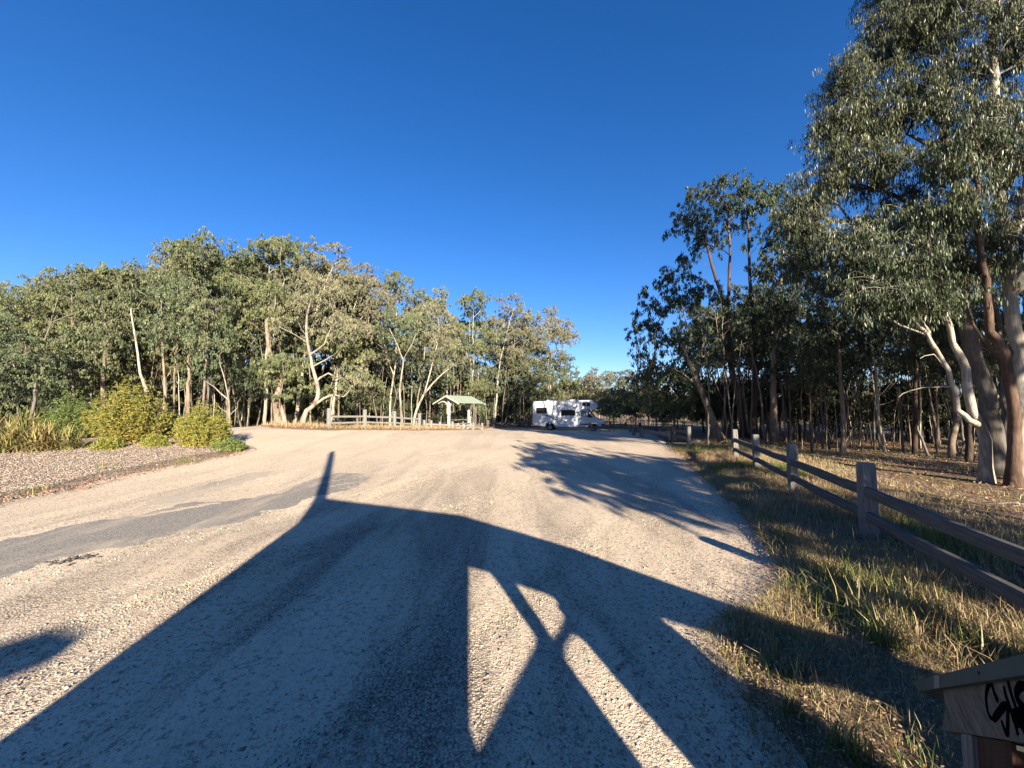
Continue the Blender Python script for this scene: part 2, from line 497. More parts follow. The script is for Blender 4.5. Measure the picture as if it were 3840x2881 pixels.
# gravel lot: its own sheet, dipping under the verge along a ragged edge
rr = np.geomspace(.6, 60, 430); th = np.linspace(R(-115), R(115), 620)
RR, TH = np.meshgrid(rr, th, indexing='ij'); X, Y = RR * np.sin(TH), RR * np.cos(TH)
sg = sdist(GRAVEL, X, Y) + .16 * wob(X, Y) + .10 * wob(X * 3.7, Y * 3.7) + .06 * wob(X * 11, Y * 11)
wr = wob(X * .8 * math.cos(.55) - Y * .8 * math.sin(.55), (X * math.sin(.55) + Y * math.cos(.55)) * .12)
Z = terrain(X, Y) + .004 - .05 * np.clip(sg / .5, -.0, 1) + .010 * wr * ss(1.5, .2, np.abs(sg) * 0 + .0) + 0.008 * wr
V, Fc = grid_sheet(X, Y, Z, sg < .35)
o = mesh('gravel_road', V, Fc[:, ::-1], M['gravel'], smooth=True); tag(o, kind='structure')


def small_sheet(name, poly, mat, step, dz, edge=.04, amp=.12, height=None, fall=.05):
    x0, y0 = poly.min(0) - .4; x1, y1 = poly.max(0) + .4
    xs = np.arange(x0, x1, step); ys = np.arange(y0, y1, step)
    X, Y = np.meshgrid(xs, ys, indexing='ij')
    s_ = sdist(poly, X, Y) + amp * wob(X, Y) + amp * .6 * wob(X * 3.3, Y * 3.3) + amp * .5 * wob(X * 9.1, Y * 9.1)
    wr_ = wob(X * .8 * math.cos(.55) - Y * .8 * math.sin(.55), (X * math.sin(.55) + Y * math.cos(.55)) * .12)
    Z = terrain(X, Y) + .004 + .008 * wr_ + dz - (fall + dz) * np.clip(s_ / edge, 0, 1)
    if height is not None: Z = Z + height(s_, X, Y)
    V, Fc = grid_sheet(X, Y, Z, s_ < edge * 1.2)
    o = mesh(name, V, Fc, mat, smooth=True)
    return tag(o, kind='structure')


small_sheet('asphalt_road', ASPH, M['asphalt'], .04, .004, .08, .17, fall=.013)
small_sheet('asphalt_road', ASPH2, M['asphalt_dusty'], .04, .003, .10, .22, fall=.012)
small_sheet('mulch_bed', MULCH, M['mulch'], .10, .03, .12, .10, lambda s_, X, Y: .10 * ss(0, 1.6, -s_) + .02 * wob(X * 4, Y * 4) * ss(0, .4, -s_), .12)

# ------------------------------------------------------------------ scattered small stuff
rng = np.random.default_rng(11)


def rand_zone(n, test, sampler):
    out = []
    tot = 0
    while tot < n:
        x, y = sampler(n)
        k = test(x, y)
        out.append(np.stack([x[k], y[k]], -1)); tot += k.sum()
    return np.vstack(out)[:n]


def polar_sampler(r0, r1, a0, a1, power=1.0):
    def f(n):
        u = rng.random(n)
        r = r0 * (r1 / r0) ** u if power == 0 else (r0 ** power + u * (r1 ** power - r0 ** power)) ** (1 / power)
        a = rng.uniform(a0, a1, n)
        return r * np.sin(a), r * np.cos(a)
    return f


def stones(name, XY, size, mat, flat=.55, z0=.004, seed=1, kind='stuff', lbl=None, cat=None):
    g = np.random.default_rng(seed); n = len(XY)
    base = np.array([[1, 0, 0], [-1, 0, 0], [0, 1, 0], [0, -1, 0], [0, 0, 1], [0, 0, -1], [.62, .62, .35], [-.6, .65, .3], [.55, -.66, .38], [-.66, -.58, .32]])
    fc = np.array([[4, 0, 6], [4, 6, 2], [4, 2, 7], [4, 7, 1], [4, 1, 9], [4, 9, 3], [4, 3, 8], [4, 8, 0], [5, 6, 0], [5, 2, 6], [5, 7, 2], [5, 1, 7], [5, 9, 1], [5, 3, 9], [5, 8, 3], [5, 0, 8]])
    V = base[None] * (1 + g.normal(0, .16, (n, 10, 3)))
    s_ = size(g, n)[:, None]
    V[..., 0] *= s_ * g.uniform(.7, 1.2, (n, 1)); V[..., 1] *= s_ * g.uniform(.6, 1.0, (n, 1)); V[..., 2] *= s_ * flat
    a = g.uniform(0, 6.28, n); c, s2 = np.cos(a)[:, None], np.sin(a)[:, None]
    x = V[..., 0] * c - V[..., 1] * s2; y = V[..., 0] * s2 + V[..., 1] * c
    V[..., 0] = x + XY[:, :1]; V[..., 1] = y + XY[:, 1:]
    V[..., 2] += (terrain(XY[:, 0], XY[:, 1]) + z0)[:, None] + s_ * flat * .35
    Fc = (fc[None] + (np.arange(n) * 10)[:, None, None]).reshape(-1, 3)
    r_ = np.repeat(g.random(n), 16)
    o = mesh(name, V.reshape(-1, 3), Fc, mat, attr=[('rnd', 'FACE', r_)])
    return tag(o, lbl, cat, kind=kind)


def band_density(x, y):
    return wob(x * .9 * math.cos(.6) - y * .9 * math.sin(.6), (x * math.sin(.6) + y * math.cos(.6)) * .14)


def in_gravel(x, y): return sdist(GRAVEL, x, y) < -.02


XY = rand_zone(120000, lambda x, y: (sdist(GRAVEL, x, y) < .5 * rng.random(len(x)) ** 2) & (rng.random(len(x)) < .22 + .9 * (band_density(x, y) > .0) * np.clip(band_density(x, y) * 2.0, 0, 1)) & (sdist(ASPH, x, y) > 0),
               polar_sampler(1.5, 15, R(-58), R(58), .9))
stones('gravel_stones', XY, lambda g, n: np.clip(g.lognormal(math.log(.0044), .42, n), .0022, .017), M['pebble'], .6, .004, 3, lbl='loose pale stones over the gravel lot', cat='gravel')
XY = rand_zone(26000, lambda x, y: (sdist(MULCH, x, y) < -.15), polar_sampler(8, 22, R(-64), R(-35), 2))
stones('mulch_chips', XY, lambda g, n: g.uniform(.008, .024, n), M['chip'], .25, .15, 4, lbl='pale wood chips on the planting bed', cat='mulch')


def blades(name, XY, length, width, lean, mat, seed, lbl, cat='grass', z0=0.0, kind='stuff', hue=None, parent=None, local=None):
    """bent tapering blades, two quads + tip"""
    g = np.random.default_rng(seed); n = len(XY)
    L = length(g, n) if callable(length) else np.full(n, length)
    W = width * g.uniform(.6, 1.3, n)
    a = g.uniform(0, 6.28, n); ln = np.abs(g.normal(0, lean, n)) + .05
    face = g.uniform(0, 6.28, n)
    d = np.stack([np.cos(a), np.sin(a)], -1); w = np.stack([np.cos(face), np.sin(face)], -1) * W[:, None]
    zb = (terrain(XY[:, 0], XY[:, 1]) if local is None else np.zeros(n)) + z0
    V = np.zeros((n, 5, 3))
    for k, (t_, ws) in enumerate(((0, 1), (0, -1), (.55, .8), (.55, -.8), (1, 0))):
        off = d * (L * ln * t_ * t_)[:, None]
        V[:, k, :2] = XY + off + w * ws * .5
        V[:, k, 2] = zb + L * t_ * (1 - .35 * ln * t_)
    Fc = np.array([[0, 1, 3], [0, 3, 2], [2, 3, 4]])
    Fc = (Fc[None] + (np.arange(n) * 5)[:, None, None]).reshape(-1, 3)
    h = g.random(n) if hue is None else hue(g, XY)
    o = mesh(name, V.reshape(-1, 3), Fc, mat, parent, attr=[('rnd', 'FACE', np.repeat(h, 3))])
    if kind: tag(o, lbl, cat, kind=kind)
    elif parent: o['kind'] = 'stuff'
    return o


def flat_leaves(name, XY, size, mat, seed, lbl, cat='leaf litter'):
    g = np.random.default_rng(seed); n = len(XY)
    L = g.uniform(size * .5, size * 1.3, n); W = L * g.uniform(.22, .45, n)
    a = g.uniform(0, 6.28, n); tilt = g.normal(0, .35, n); roll = g.normal(0, .5, n)
    d = np.stack([np.cos(a) * np.cos(tilt), np.sin(a) * np.cos(tilt), np.sin(tilt)], -1) * L[:, None]
    w = np.stack([-np.sin(a) * np.cos(roll), np.cos(a) * np.cos(roll), np.sin(roll)], -1) * W[:, None]
    c = np.column_stack([XY, terrain(XY[:, 0], XY[:, 1]) + .02 + g.uniform(.01, .05, n)])
    V = np.stack([c - d / 2, c + w / 2, c + d / 2, c - w / 2], 1)
    Fc = np.arange(n * 4).reshape(n, 4)
    return tag(mesh(name, V.reshape(-1, 3), Fc, mat, attr=[('rnd', 'FACE', g.random(n))]), lbl, cat, kind='stuff')


def fence_d(x, y): return (x - F0[0]) * FN[0] + (y - F0[1]) * FN[1]


clump = lambda x, y, s=1.0: wob(x * s + 3.1, y * s - 1.7)
# golden dry grass along the fence and over the clearing behind it
verge = lambda x, y: sdist(GRAVEL, x, y) > .06
XY = rand_zone(40000, lambda x, y: verge(x, y) & (fence_d(x, y) > -1.0) & (fence_d(x, y) < 1.6) & (y > 2.4) & (rng.random(len(x)) < .35 + clump(x, y)), lambda n: (F0[0] + FD[0] * (q := rng.uniform(-4, 17, n)) + FN[0] * (e := rng.uniform(-1.4, 1.6, n)), F0[1] + FD[1] * q + FN[1] * e))
blades('dry_grass', XY, lambda g, n: g.gamma(4, .031, n) + .035, .0055, .55, M['grass_dry'], 21, 'golden dry grass standing along the roadside fence')
XY = rand_zone(60000, lambda x, y: verge(x, y) & (x > 1.0) & (fence_d(x, y) < .3) & (y > .8) & (y < 12) & (rng.random(len(x)) < .35 + 1.1 * clump(x, y, .8)), lambda n: (rng.uniform(1.0, 7.5, n), rng.uniform(.8, 12, n) ** 1.0))
blades('verge_grass', XY, lambda g, n: g.gamma(4, .019, n) + .02, .0045, .7, M['grass_dry'], 22, 'short straw coloured grass on the verge beside the gravel')
XY = rand_zone(17000, lambda x, y: verge(x, y) & (x > 1.1) & (fence_d(x, y) < .9) & ((fence_d(x, y) > -1.1) | (rng.random(len(x)) < .12)) & (y > .8) & (rng.random(len(x)) < -.12 + 1.5 * clump(x + 9, y + 4, .7)), lambda n: (F0[0] + FD[0] * (q := rng.uniform(-5, 12, n)) + FN[0] * (e := rng.uniform(-3.2, .9, n)), F0[1] + FD[1] * q + FN[1] * e))
blades('green_grass', XY, lambda g, n: g.gamma(4, .036, n) + .04, .0055, .6, M['grass_green'], 23, 'green grass growing in patches under the roadside fence')
XY = rand_zone(46000, lambda x, y: verge(x, y) & (fence_d(x, y) > .4) & (fence_d(x, y) < 12) & (x > 2.5) & (rng.random(len(x)) < .1 + clump(x, y, .5) + .5 * (fence_d(x, y) < 2.5)), lambda n: (F0[0] + FD[0] * (q := rng.uniform(-3, 18, n)) + FN[0] * (e := rng.uniform(.4, 12, n)), F0[1] + FD[1] * q + FN[1] * e))
blades('clearing_grass', XY, lambda g, n: g.gamma(4, .022, n) + .03, .008, .7, M['grass_dry'], 24, 'thin dry grass over the clearing behind the fence')
XY = rand_zone(15000, lambda x, y: (sdist(GRAVEL, x, y) > -.05 + .3 * rng.random(len(x))) & (rng.random(len(x)) < .45 + clump(x, y, 1.3)), lambda n: (rng.uniform(1.0, 4.6, n), rng.uniform(.9, 4.4, n)))
blades('near_verge_grass', XY, lambda g, n: g.gamma(4, .016, n) + .02, .0036, .8, M['grass_dry'], 26, 'sparse matted straw coloured grass beside the capped board')
XY = rand_zone(5000, lambda x, y: (sdist(GRAVEL, x, y) > .05) & (rng.random(len(x)) < clump(x + 5, y, 1.6)), lambda n: (rng.uniform(1.2, 4.6, n), rng.uniform(1.0, 4.2, n)))
blades('near_green_grass', XY, lambda g, n: g.gamma(4, .022, n) + .02, .0042, .7, M['grass_green'], 27, 'thin green grass scattered among the straw beside the capped board')
# litter
XY = rand_zone(110000, lambda x, y: (sdist(GRAVEL, x, y) > -.5 * rng.random(len(x)) ** 3) & (x > .9) & (fence_d(x, y) < .5) & (y > .8), lambda n: (F0[0] + FD[0] * (q := rng.uniform(-5, 12, n)) + FN[0] * (e := rng.uniform(-3.4, .5, n)), F0[1] + FD[1] * q + FN[1] * e))
flat_leaves('leaf_litter', XY, .025, M['litter'], 31, 'red brown fallen leaves at the edge of the gravel')
XY = rand_zone(40000, lambda x, y: (fence_d(x, y) > .4) & (x > 2.5), lambda n: (F0[0] + FD[0] * (q := rng.uniform(-3, 22, n)) + FN[0] * (e := rng.uniform(.4, 14, n) ** 1.0), F0[1] + FD[1] * q + FN[1] * e))
flat_leaves('bark_litter', XY, .085, M['litter'], 32, 'brown bark and leaf litter over the clearing under the gum trees')
XY = rand_zone(9000, lambda x, y: (np.abs(sdist(GRAVEL, x, y)) < .45) & (x < -4) & (y < 24), polar_sampler(7, 28, R(-62), R(-28), 1.6))
flat_leaves('edge_litter', XY, .055, M['litter'], 33, 'reddish leaf litter along the edge of the mulch bed')
XY = rand_zone(9000, lambda x, y: (sdist(GRAVEL, x, y) > -.2) & (sdist(GRAVEL, x, y) < 3) & (x < 0) & (y > 20), polar_sampler(22, 38, R(-45), R(2), 1.6))
flat_leaves('woodland_litter', XY, .14, M['litter'], 34, 'reddish leaf litter in front of the left hand woodland')
XY = rand_zone(9000, lambda x, y: (sdist(GRAVEL, x, y) > .15) & (sdist(GRAVEL, x, y) < 2.5) & (x < -2) & (y > 20), polar_sampler(22, 40, R(-40), R(-2), 1.6))
blades('fence_line_grass', XY, lambda g, n: g.gamma(4, .045, n) + .05, .02, .6, M['grass_dry'], 25, 'dry tan grass under the pale fence across the lot')

# grass tufts one can count, in the foreground verge
def tuft(px, py, n, L, mat, label, seed, spread=.06, group=None):
    p = at(px, py)
    g = np.random.default_rng(seed)
    o = empty('grass_tuft', (p[0], p[1], p[2] + .01), 0, label, 'grass tuft', group)
    XY = g.normal(0, spread, (n, 2))
    blades('blade', XY, lambda g_, m: g_.uniform(L * .4, L, m), .0065, .75, M[mat], seed, None, kind=None, local=1, parent=o)
    if mat == 'grass_green' or L > .3:
        k = 14
        XY = g.normal(0, spread * .8, (k, 2))
        blades('seed_stem', XY, lambda g_, m: g_.uniform(L * .9, L * 1.35, m), .010, .3, M['grass_dry'], seed + 1, None, kind=None, local=1, parent=o)
    return o


tuft(3330, 2440, 150, .24, 'grass_green', 'bright green grass tuft on the verge left of the grey capped board', 41)
tuft(3250, 2330, 160, .34, 'grass_dry', 'tall straw coloured grass clump with seed stems standing in the sun', 42, .10)
tuft(3420, 2320, 90, .36, 'grass_dry', 'dry grass clump beside the tallest seed stems below the lower rail', 43, .09)
tuft(3130, 2250, 90, .22, 'grass_dry', 'small straw clump at the edge of the reddish leaf litter', 44, .08)
tuft(3700, 2470, 130, .24, 'grass_green', 'green grass tuft directly above the grey capped board', 45, .09)
tuft(3180, 2845, 110, .18, 'grass_green', 'green grass tuft at the bottom edge beside the dark shadow', 46, .05)
tuft(2975, 2690, 70, .10, 'grass_green', 'small green tuft in the sunlit strip of leaf litter', 47, .05)
tuft(3000, 2560, 80, .13, 'grass_green', 'low green tuft beside the pointed strip of sunlight', 48, .06)
tuft(400, 1768, 120, .30, 'grass_green', 'green weed tuft at the edge of the mulch bed, middle one', 49, .16)
tuft(700, 1740, 120, .28, 'grass_green', 'green weed tuft at the edge of the mulch bed, nearest the shrubs', 50, .2)
tuft(130, 1850, 120, .16, 'grass_green', 'green weed tuft at the edge of the mulch bed, far left', 51, .12)


# ------------------------------------------------------------------ trees
def smooth_line(pts, step):
    pts = np.array(pts, float)
    out = []
    n = len(pts)
    for i in range(n - 1):
        p0 = pts[max(i - 1, 0)]; p1 = pts[i]; p2 = pts[i + 1]; p3 = pts[min(i + 2, n - 1)]
        k = max(2, int(np.linalg.norm(p2 - p1) / step))
        for j in range(k):
            t = j / k
            out.append(.5 * ((2 * p1) + (-p0 + p2) * t + (2 * p0 - 5 * p1 + 4 * p2 - p3) * t * t + (-p0 + 3 * p1 - 3 * p2 + p3) * t ** 3))
    out.append(pts[-1])
    return np.array(out)


def grow(lines, clumps, g, tip=.010, expo=2.1, step=.5, wobble=.05):
    """lines: list of (points, r0, r1, parent_line or None). Returns nodes, parents, radii after attaching every clump."""
    pos = []; par = []; rmin = []
    for pts, r0, r1, pl in lines:
        L = smooth_line(pts, step)
        if pl is None: prev = -1
        else:
            A = np.array(pos); prev = int(np.argmin(((A - L[0]) ** 2).sum(1)))
        n = len(L)
        for i, q in enumerate(L):
            if prev != -1 and i == 0 and pl is not None: pass
            pos.append(q + g.normal(0, wobble, 3) * (0 < i < n - 1) * np.array([1, 1, .3])); par.append(prev); prev = len(pos) - 1
            rmin.append((r0 + (r1 - r0) * (i / (n - 1)) ** .8) * (1 + (.45 * math.exp(-max(0, q[2] - L[0][2] - .1) / .22) if pl is None and r0 > .05 else 0)))
    nl = len(pos); A = np.array(pos)
    order = np.argsort([((A - c) ** 2).sum(1).min() for c in clumps])
    ends = []
    for ci in order:
        c = clumps[ci]
        A = np.array(pos)
        dv = c - A; d = np.linalg.norm(dv, axis=1); hor = np.hypot(dv[:, 0], dv[:, 1])
        cost = d + 2.5 * np.maximum(0, .55 * hor - dv[:, 2])
        k = int(np.argmin(cost)); a = A[k]; dd = d[k]
        m = max(1, int(dd / step))
        mid = (a + c) / 2 + np.array([0, 0, .10 * dd]) + g.normal(0, .09 * dd, 3)
        prev = k
        for j in range(1, m + 1):
            t = j / m
            q = (1 - t) ** 2 * a + 2 * t * (1 - t) * mid + t * t * c
            pos.append(q + g.normal(0, .03, 3)); par.append(prev); prev = len(pos) - 1; rmin.append(tip)
        ends.append(prev)
    n = len(pos); A = np.array(pos); par = np.array(par); nline = nl
    acc = np.zeros(n); rad = np.zeros(n)
    kids = [[] for _ in range(n)]
    for i in range(n):
        if par[i] >= 0: kids[par[i]].append(i)
    for i in range(n - 1, -1, -1):
        if not kids[i]: acc[i] = tip ** expo
        rad[i] = rmin[i] if i < nline else max(acc[i] ** (1 / expo), rmin[i])
        if i >= nline and par[i] >= 0: rad[i] = min(rad[i], .075)
        if par[i] >= 0: acc[par[i]] += acc[i]
    return A, par, rad, kids


def tubes_from(A, par, rad, kids, seg_big=10, seg_small=5, minr=0.0):
    mb = MB(); n = len(A)
    start = [i for i in range(n) if par[i] < 0]
    stack = [(i, None) for i in start]
    while stack:
        i, p = stack.pop()
        pts = []; rs = []
        if p is not None: pts.append(A[p]); rs.append(min(rad[i] * 1.15, rad[p]))
        j = i
        while True:
            pts.append(A[j]); rs.append(rad[j])
            if not kids[j]: break
            ks = sorted(kids[j], key=lambda q: -rad[q])
            for q in ks[1:]: stack.append((q, j))
            j = ks[0]
        if len(pts) < 2 or max(rs) < minr: continue
        mb.tube(pts, rs, seg_big if rs[0] > .07 else (seg_small if rs[0] > .02 else 3), cap=rs[0] > .03)
    return mb


def leaves(centres, per, sigma, L, W, g, droop=.8, flat=.75, twigs=None):
    """hanging rhombic leaves gathered in sprays along drooping twigs round each clump centre"""
    m = len(centres); ns = max(3, per // 20); pl = per // ns
    off = g.normal(0, 1, (m, ns, 3)); off /= np.linalg.norm(off, axis=2)[..., None]
    off *= (sigma * g.uniform(.5, 1.9, (m, ns, 1))); off[..., 2] *= flat
    tipv = off * .45; tipv[..., 2] -= sigma * g.uniform(.3, 1.0, (m, ns))      # twig runs out, then down
    sp = centres[:, None, :] + off
    t = g.uniform(0, 1, (m, ns, pl, 1)) ** .8
    c = (sp[:, :, None, :] + tipv[:, :, None, :] * t + g.normal(0, sigma * .17, (m, ns, pl, 3))).reshape(-1, 3)
    n = len(c)
    if twigs is not None:
        for i in range(m):
            for j in range(0, ns, 2):
                a = centres[i]; b = sp[i, j]; e = b + tipv[i, j]
                twigs.tube([a, (a + b) / 2 + np.array([0, 0, .03]), b, e], [.007, .005, .004, .002], 3, False)
    d = g.normal(0, 1, (n, 3)) * (1 - droop); d[:, 2] -= droop
    d /= np.linalg.norm(d, axis=1)[:, None]
    w = np.cross(d, g.normal(0, 1, (n, 3))); w /= np.linalg.norm(w, axis=1)[:, None] + 1e-9
    l = L * g.uniform(.6, 1.35, n)[:, None]; ww = W * g.uniform(.6, 1.3, n)[:, None]
    V = np.stack([c, c + d * l * .45 + w * ww * .5, c + d * l, c + d * l * .45 - w * ww * .5], 1)
    tone = np.clip(np.repeat(g.normal(.48, .16, m * ns), pl) + np.repeat(g.normal(0, .14, m), pl * ns) + g.normal(0, .14, n), 0, 1)
    return V.reshape(-1, 3), np.arange(n * 4).reshape(n, 4), tone


def pads(g, npad, nsub, centre, rad, zlo, padr, low_cut=-.6):
    """crown made of billows: sub-clumps on the upper shells of several pads"""
    out = []
    for i in range(npad):
        for _ in range(30):
            v = g.normal(0, 1, 3); v /= np.linalg.norm(v)
            if v[2] > low_cut: break
        q = centre + v * rad * g.uniform(.45, 1.0) ** .6
        for j in range(nsub):
            w = g.normal(0, 1, 3); w /= np.linalg.norm(w); w[2] = abs(w[2]) * .75 - .18
            out.append(q + w * padr * g.uniform(.5, 1.0))
    out = np.array(out)
    return out[out[:, 2] > zlo]


def make_tree(name, lines, clumps, leaf, bark, seed, per=100, sigma=.34, L=.16, W=.055, loc=(0, 0, 0), rz=0, label=None, group=None, droop=.8, cat='tree', barks=None, minr=0.0, segs=(8, 4), wobble=.02, extra=None, step=.5, twigs=False):
    g = np.random.default_rng(seed)
    A, par, rad, kids = grow(lines, clumps, g, wobble=wobble, step=step)
    root = empty(name, loc, rz, label, cat, group)
    tb = tubes_from(A, par, rad, kids, segs[0], segs[1], minr)
    V, Fc, tone = leaves(clumps, per, sigma, L, W, g, droop, twigs=tb if twigs else None)
    tb.build('trunk', M[bark], root, True)
    mesh('crown', V, Fc, M[leaf], root, attr=[('rnd', 'FACE', tone)])
    return root


def std_tree(seed, H=14.0, Rr=3.2, lean=0.6, fork=False, npad=15, nsub=8, cb=.34, **kw):
    """generic gum of height H standing at its own origin"""
    g = np.random.default_rng(seed)
    top = np.array([g.normal(0, lean), g.normal(0, lean), H * .86])
    b = .0085 * H
    pts = [np.array([0, 0, -.2]), top * [.12, .12, 0] + [g.normal(0, .06), g.normal(0, .06), H * .18], top * [.3, .3, 0] + [g.normal(0, .14), g.normal(0, .14), H * .42], top * [.65, .65, 1] + [0, 0, -H * .22], top]
    pts[-1] = pts[-1] * [1, 1, .97]; lines = [(pts, b, .015, None)]
    if fork:
        k = pts[1] * .4 + pts[2] * .6
        e = np.array([g.choice([-1, 1]) * g.uniform(.8, 1.5), g.uniform(-1, 1), H * .72])
        lines.append(([k, k * .55 + e * .45 + [e[0] * .15, 0, -.3], e], b * .5, .015, 0))
    cz = H * (1 + cb) / 2
    cl = pads(g, npad, nsub + 1, np.array([top[0] * .6, top[1] * .6, cz]), np.array([Rr * .85, Rr * .85, H * (1 - cb) / 2 - .9]), H * cb * .8, .95 + Rr * .12, -1)
    return lines, cl


random.seed(3)
protos = {}
def proto(key, seed, leaf, bark, H=14, Rr=3.2, fork=False, npad=13, nsub=8, cb=.34, per=135, L=.155, W=.052, sigma=.26, lean=.6, name='gum_tree', segs=(7, 4), minr=0.0):
    lines, cl = std_tree(seed, H, Rr, lean, fork, npad, nsub, cb)
    r_ = make_tree(name, lines, cl, leaf, bark, seed + 100, per, sigma, L, W, segs=segs, minr=minr)
    protos[key] = [r_, H, False]


proto('a1', 1, 'leaf_a', 'bark_tan', Rr=3.4, fork=True, npad=16)
proto('a2', 2, 'leaf_b', 'bark_tan', Rr=3.0, npad=16, cb=.28)
proto('a3', 3, 'leaf_c', 'bark_white', Rr=3.3, fork=True, cb=.36, npad=15)
proto('a4', 4, 'leaf_a', 'bark_white', Rr=2.8, fork=True, cb=.4)
proto('a5', 5, 'leaf_b', 'bark_grey', Rr=3.6, npad=18, cb=.24)
proto('a6', 6, 'leaf_c', 'bark_tan', Rr=2.9, fork=True, npad=14, cb=.3)
proto('s1', 7, 'leaf_b', 'bark_grey', H=7, Rr=1.9, npad=11, nsub=7, cb=.2, per=90, L=.14, W=.05, sigma=.2)
proto('s2', 8, 'leaf_a', 'bark_tan', H=6, Rr=1.7, npad=10, nsub=7, cb=.15, per=90, L=.14, W=.05, sigma=.2)
proto('s3', 17, 'leaf_c', 'bark_grey', H=8, Rr=2.6, npad=13, nsub=7, cb=.12, per=100, L=.14, W=.05, sigma=.24)
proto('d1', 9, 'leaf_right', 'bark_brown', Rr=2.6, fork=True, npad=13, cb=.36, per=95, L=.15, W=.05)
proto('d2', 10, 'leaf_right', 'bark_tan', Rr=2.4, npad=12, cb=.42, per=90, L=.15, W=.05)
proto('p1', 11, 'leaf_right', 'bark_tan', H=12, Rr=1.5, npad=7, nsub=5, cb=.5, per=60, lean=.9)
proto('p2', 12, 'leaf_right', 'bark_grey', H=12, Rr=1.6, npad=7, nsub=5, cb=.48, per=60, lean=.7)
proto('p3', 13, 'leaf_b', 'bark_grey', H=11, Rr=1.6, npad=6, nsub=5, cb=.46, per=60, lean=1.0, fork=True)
def bare(key, seed, H, bark, k=4):
    g = np.random.default_rng(seed)
    lean = g.uniform(-.9, .9)
    main = [np.array([0, 0, -.1]), np.array([lean * .15, 0, H * .3]), np.array([lean * .5 + g.normal(0, .1), g.normal(0, .1), H * .65]), np.array([lean, 0, H])]
    lines = [(main, .04, .012, None)]
    for i in range(k):
        t = .3 + .6 * i / k; b0 = main[1] * (1 - t) + main[2] * t if t < .6 else main[2] * .6 + main[3] * .4
        e = b0 + np.array([g.uniform(-.9, .9), g.uniform(-.5, .5), g.uniform(.4, 1.1)])
        lines.append(([b0, (b0 + e) / 2 + [0, 0, -.1], e], .016, .005, 0))
    cl = main[3] + g.normal(0, .35, (5, 3))
    protos[key] = [make_tree('slender_gum', lines, cl, 'leaf_b', bark, seed, 40, .22, .13, .045, segs=(5, 4)), H, False]
bare('b1', 71, 5, 'bark_tan'); bare('b2', 72, 5.5, 'bark_white', 3); bare('b3', 73, 4, 'bark_grey', 5); bare('b4', 74, 6, 'bark_tan', 2)
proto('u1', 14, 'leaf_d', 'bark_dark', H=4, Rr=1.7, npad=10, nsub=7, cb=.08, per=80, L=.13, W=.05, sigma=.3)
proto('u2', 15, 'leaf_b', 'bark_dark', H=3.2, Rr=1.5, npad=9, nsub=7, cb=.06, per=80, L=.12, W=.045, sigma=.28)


def place(key, x, y, top=None, H=None, label=None, group=None, rz=None, squash=1.0, name=None, cat='tree'):
    """stand a tree at plan position x,y; top = pixel row its crown reaches in the photograph"""
    pr = protos[key]
    z = T(x, y)
    if top is not None:
        b = (1440.5 - top) / F
        H = (EYE + y * (SP + b * CP) / (CP - b * SP) - z) * 1.045
    root = pr[0] if not pr[2] else copy_tree(pr[0])
    pr[2] = True
    s_ = H / pr[1]
    root.location = (x, y, z - .05); root.rotation_euler = (0, 0, random.uniform(0, 6.28) if rz is None else rz)
    sw = s_ * squash
    root.scale = (sw, sw, s_)
    if name: root.name = name
    tag(root, label, cat)
    if group: root['group'] = group
    elif 'group' in root.keys(): del root['group']
    return root


def placep(key, px, Y, **k): return place(key, xat(px, Y), Y, **k)


# --- left hand woodland: front row, each with its own place in the skyline
G1 = 'gum trees along the front of the left hand woodland'
front = [
    ('a5', -120, 17, 1040, 'dark green gum cut by the left edge of the photo'),
    ('a5', 110, 22, 985, 'broad green gum at the far left above the strap leaved plants'),
    ('a1', 265, 24, 950, 'green gum behind the strap leaved plants, second crown from the left'),
    ('a2', 430, 25, 958, 'dense green gum with a rounded top behind the tallest yellow shrub'),
    ('a5', 590, 27, 925, 'green gum on the left shoulder of the tallest crowns'),
    ('a2', 700, 27, 850, 'tallest dark green gum at the left end of the high crowns'),
    ('a1', 850, 28, 872, 'olive gum between the two tallest crowns of the left woodland'),
    ('a4', 990, 28, 880, 'olive gum with pale limbs directly behind the flat rocks'),
    ('a3', 1100, 30, 846, 'tall thin crowned gum that reaches highest right of centre in the left woodland'),
    ('a3', 1235, 30, 940, 'grey green gum with a forked pale top behind the first fence post'),
    ('a6', 1340, 31, 975, 'grey brown gum behind the second post of the pale fence'),
    ('a4', 1465, 33, 1030, 'bright topped gum standing alone against the sky left of the shelter'),
    ('a6', 1560, 35, 1090, 'olive gum behind the last tall post of the pale fence'),
    ('a3', 1680, 39, 1050, 'wide umbrella topped gum directly above the picnic shelter'),
    ('a4', 1765, 41, 1090, 'narrow grey green gum just right of the picnic shelter roof'),
    ('a3', 1850, 44, 1082, 'rounded grey gum halfway between the shelter and the campervan'),
    ('a6', 1945, 47, 1135, 'olive gum behind the rear of the campervan'),
    ('a3', 2060, 52, 1155, 'last thin topped gum of the left woodland above the campervan'),
    ('a2', 2120, 54, 1310, 'lower green gum at the right end of the left woodland beside the sky gap'),
]
for i, (k, px, Y, top, lab) in enumerate(front):
    placep(k, px, Y, top=top, label=lab, group=G1, squash=1.12 if px < 1300 else 1.0)

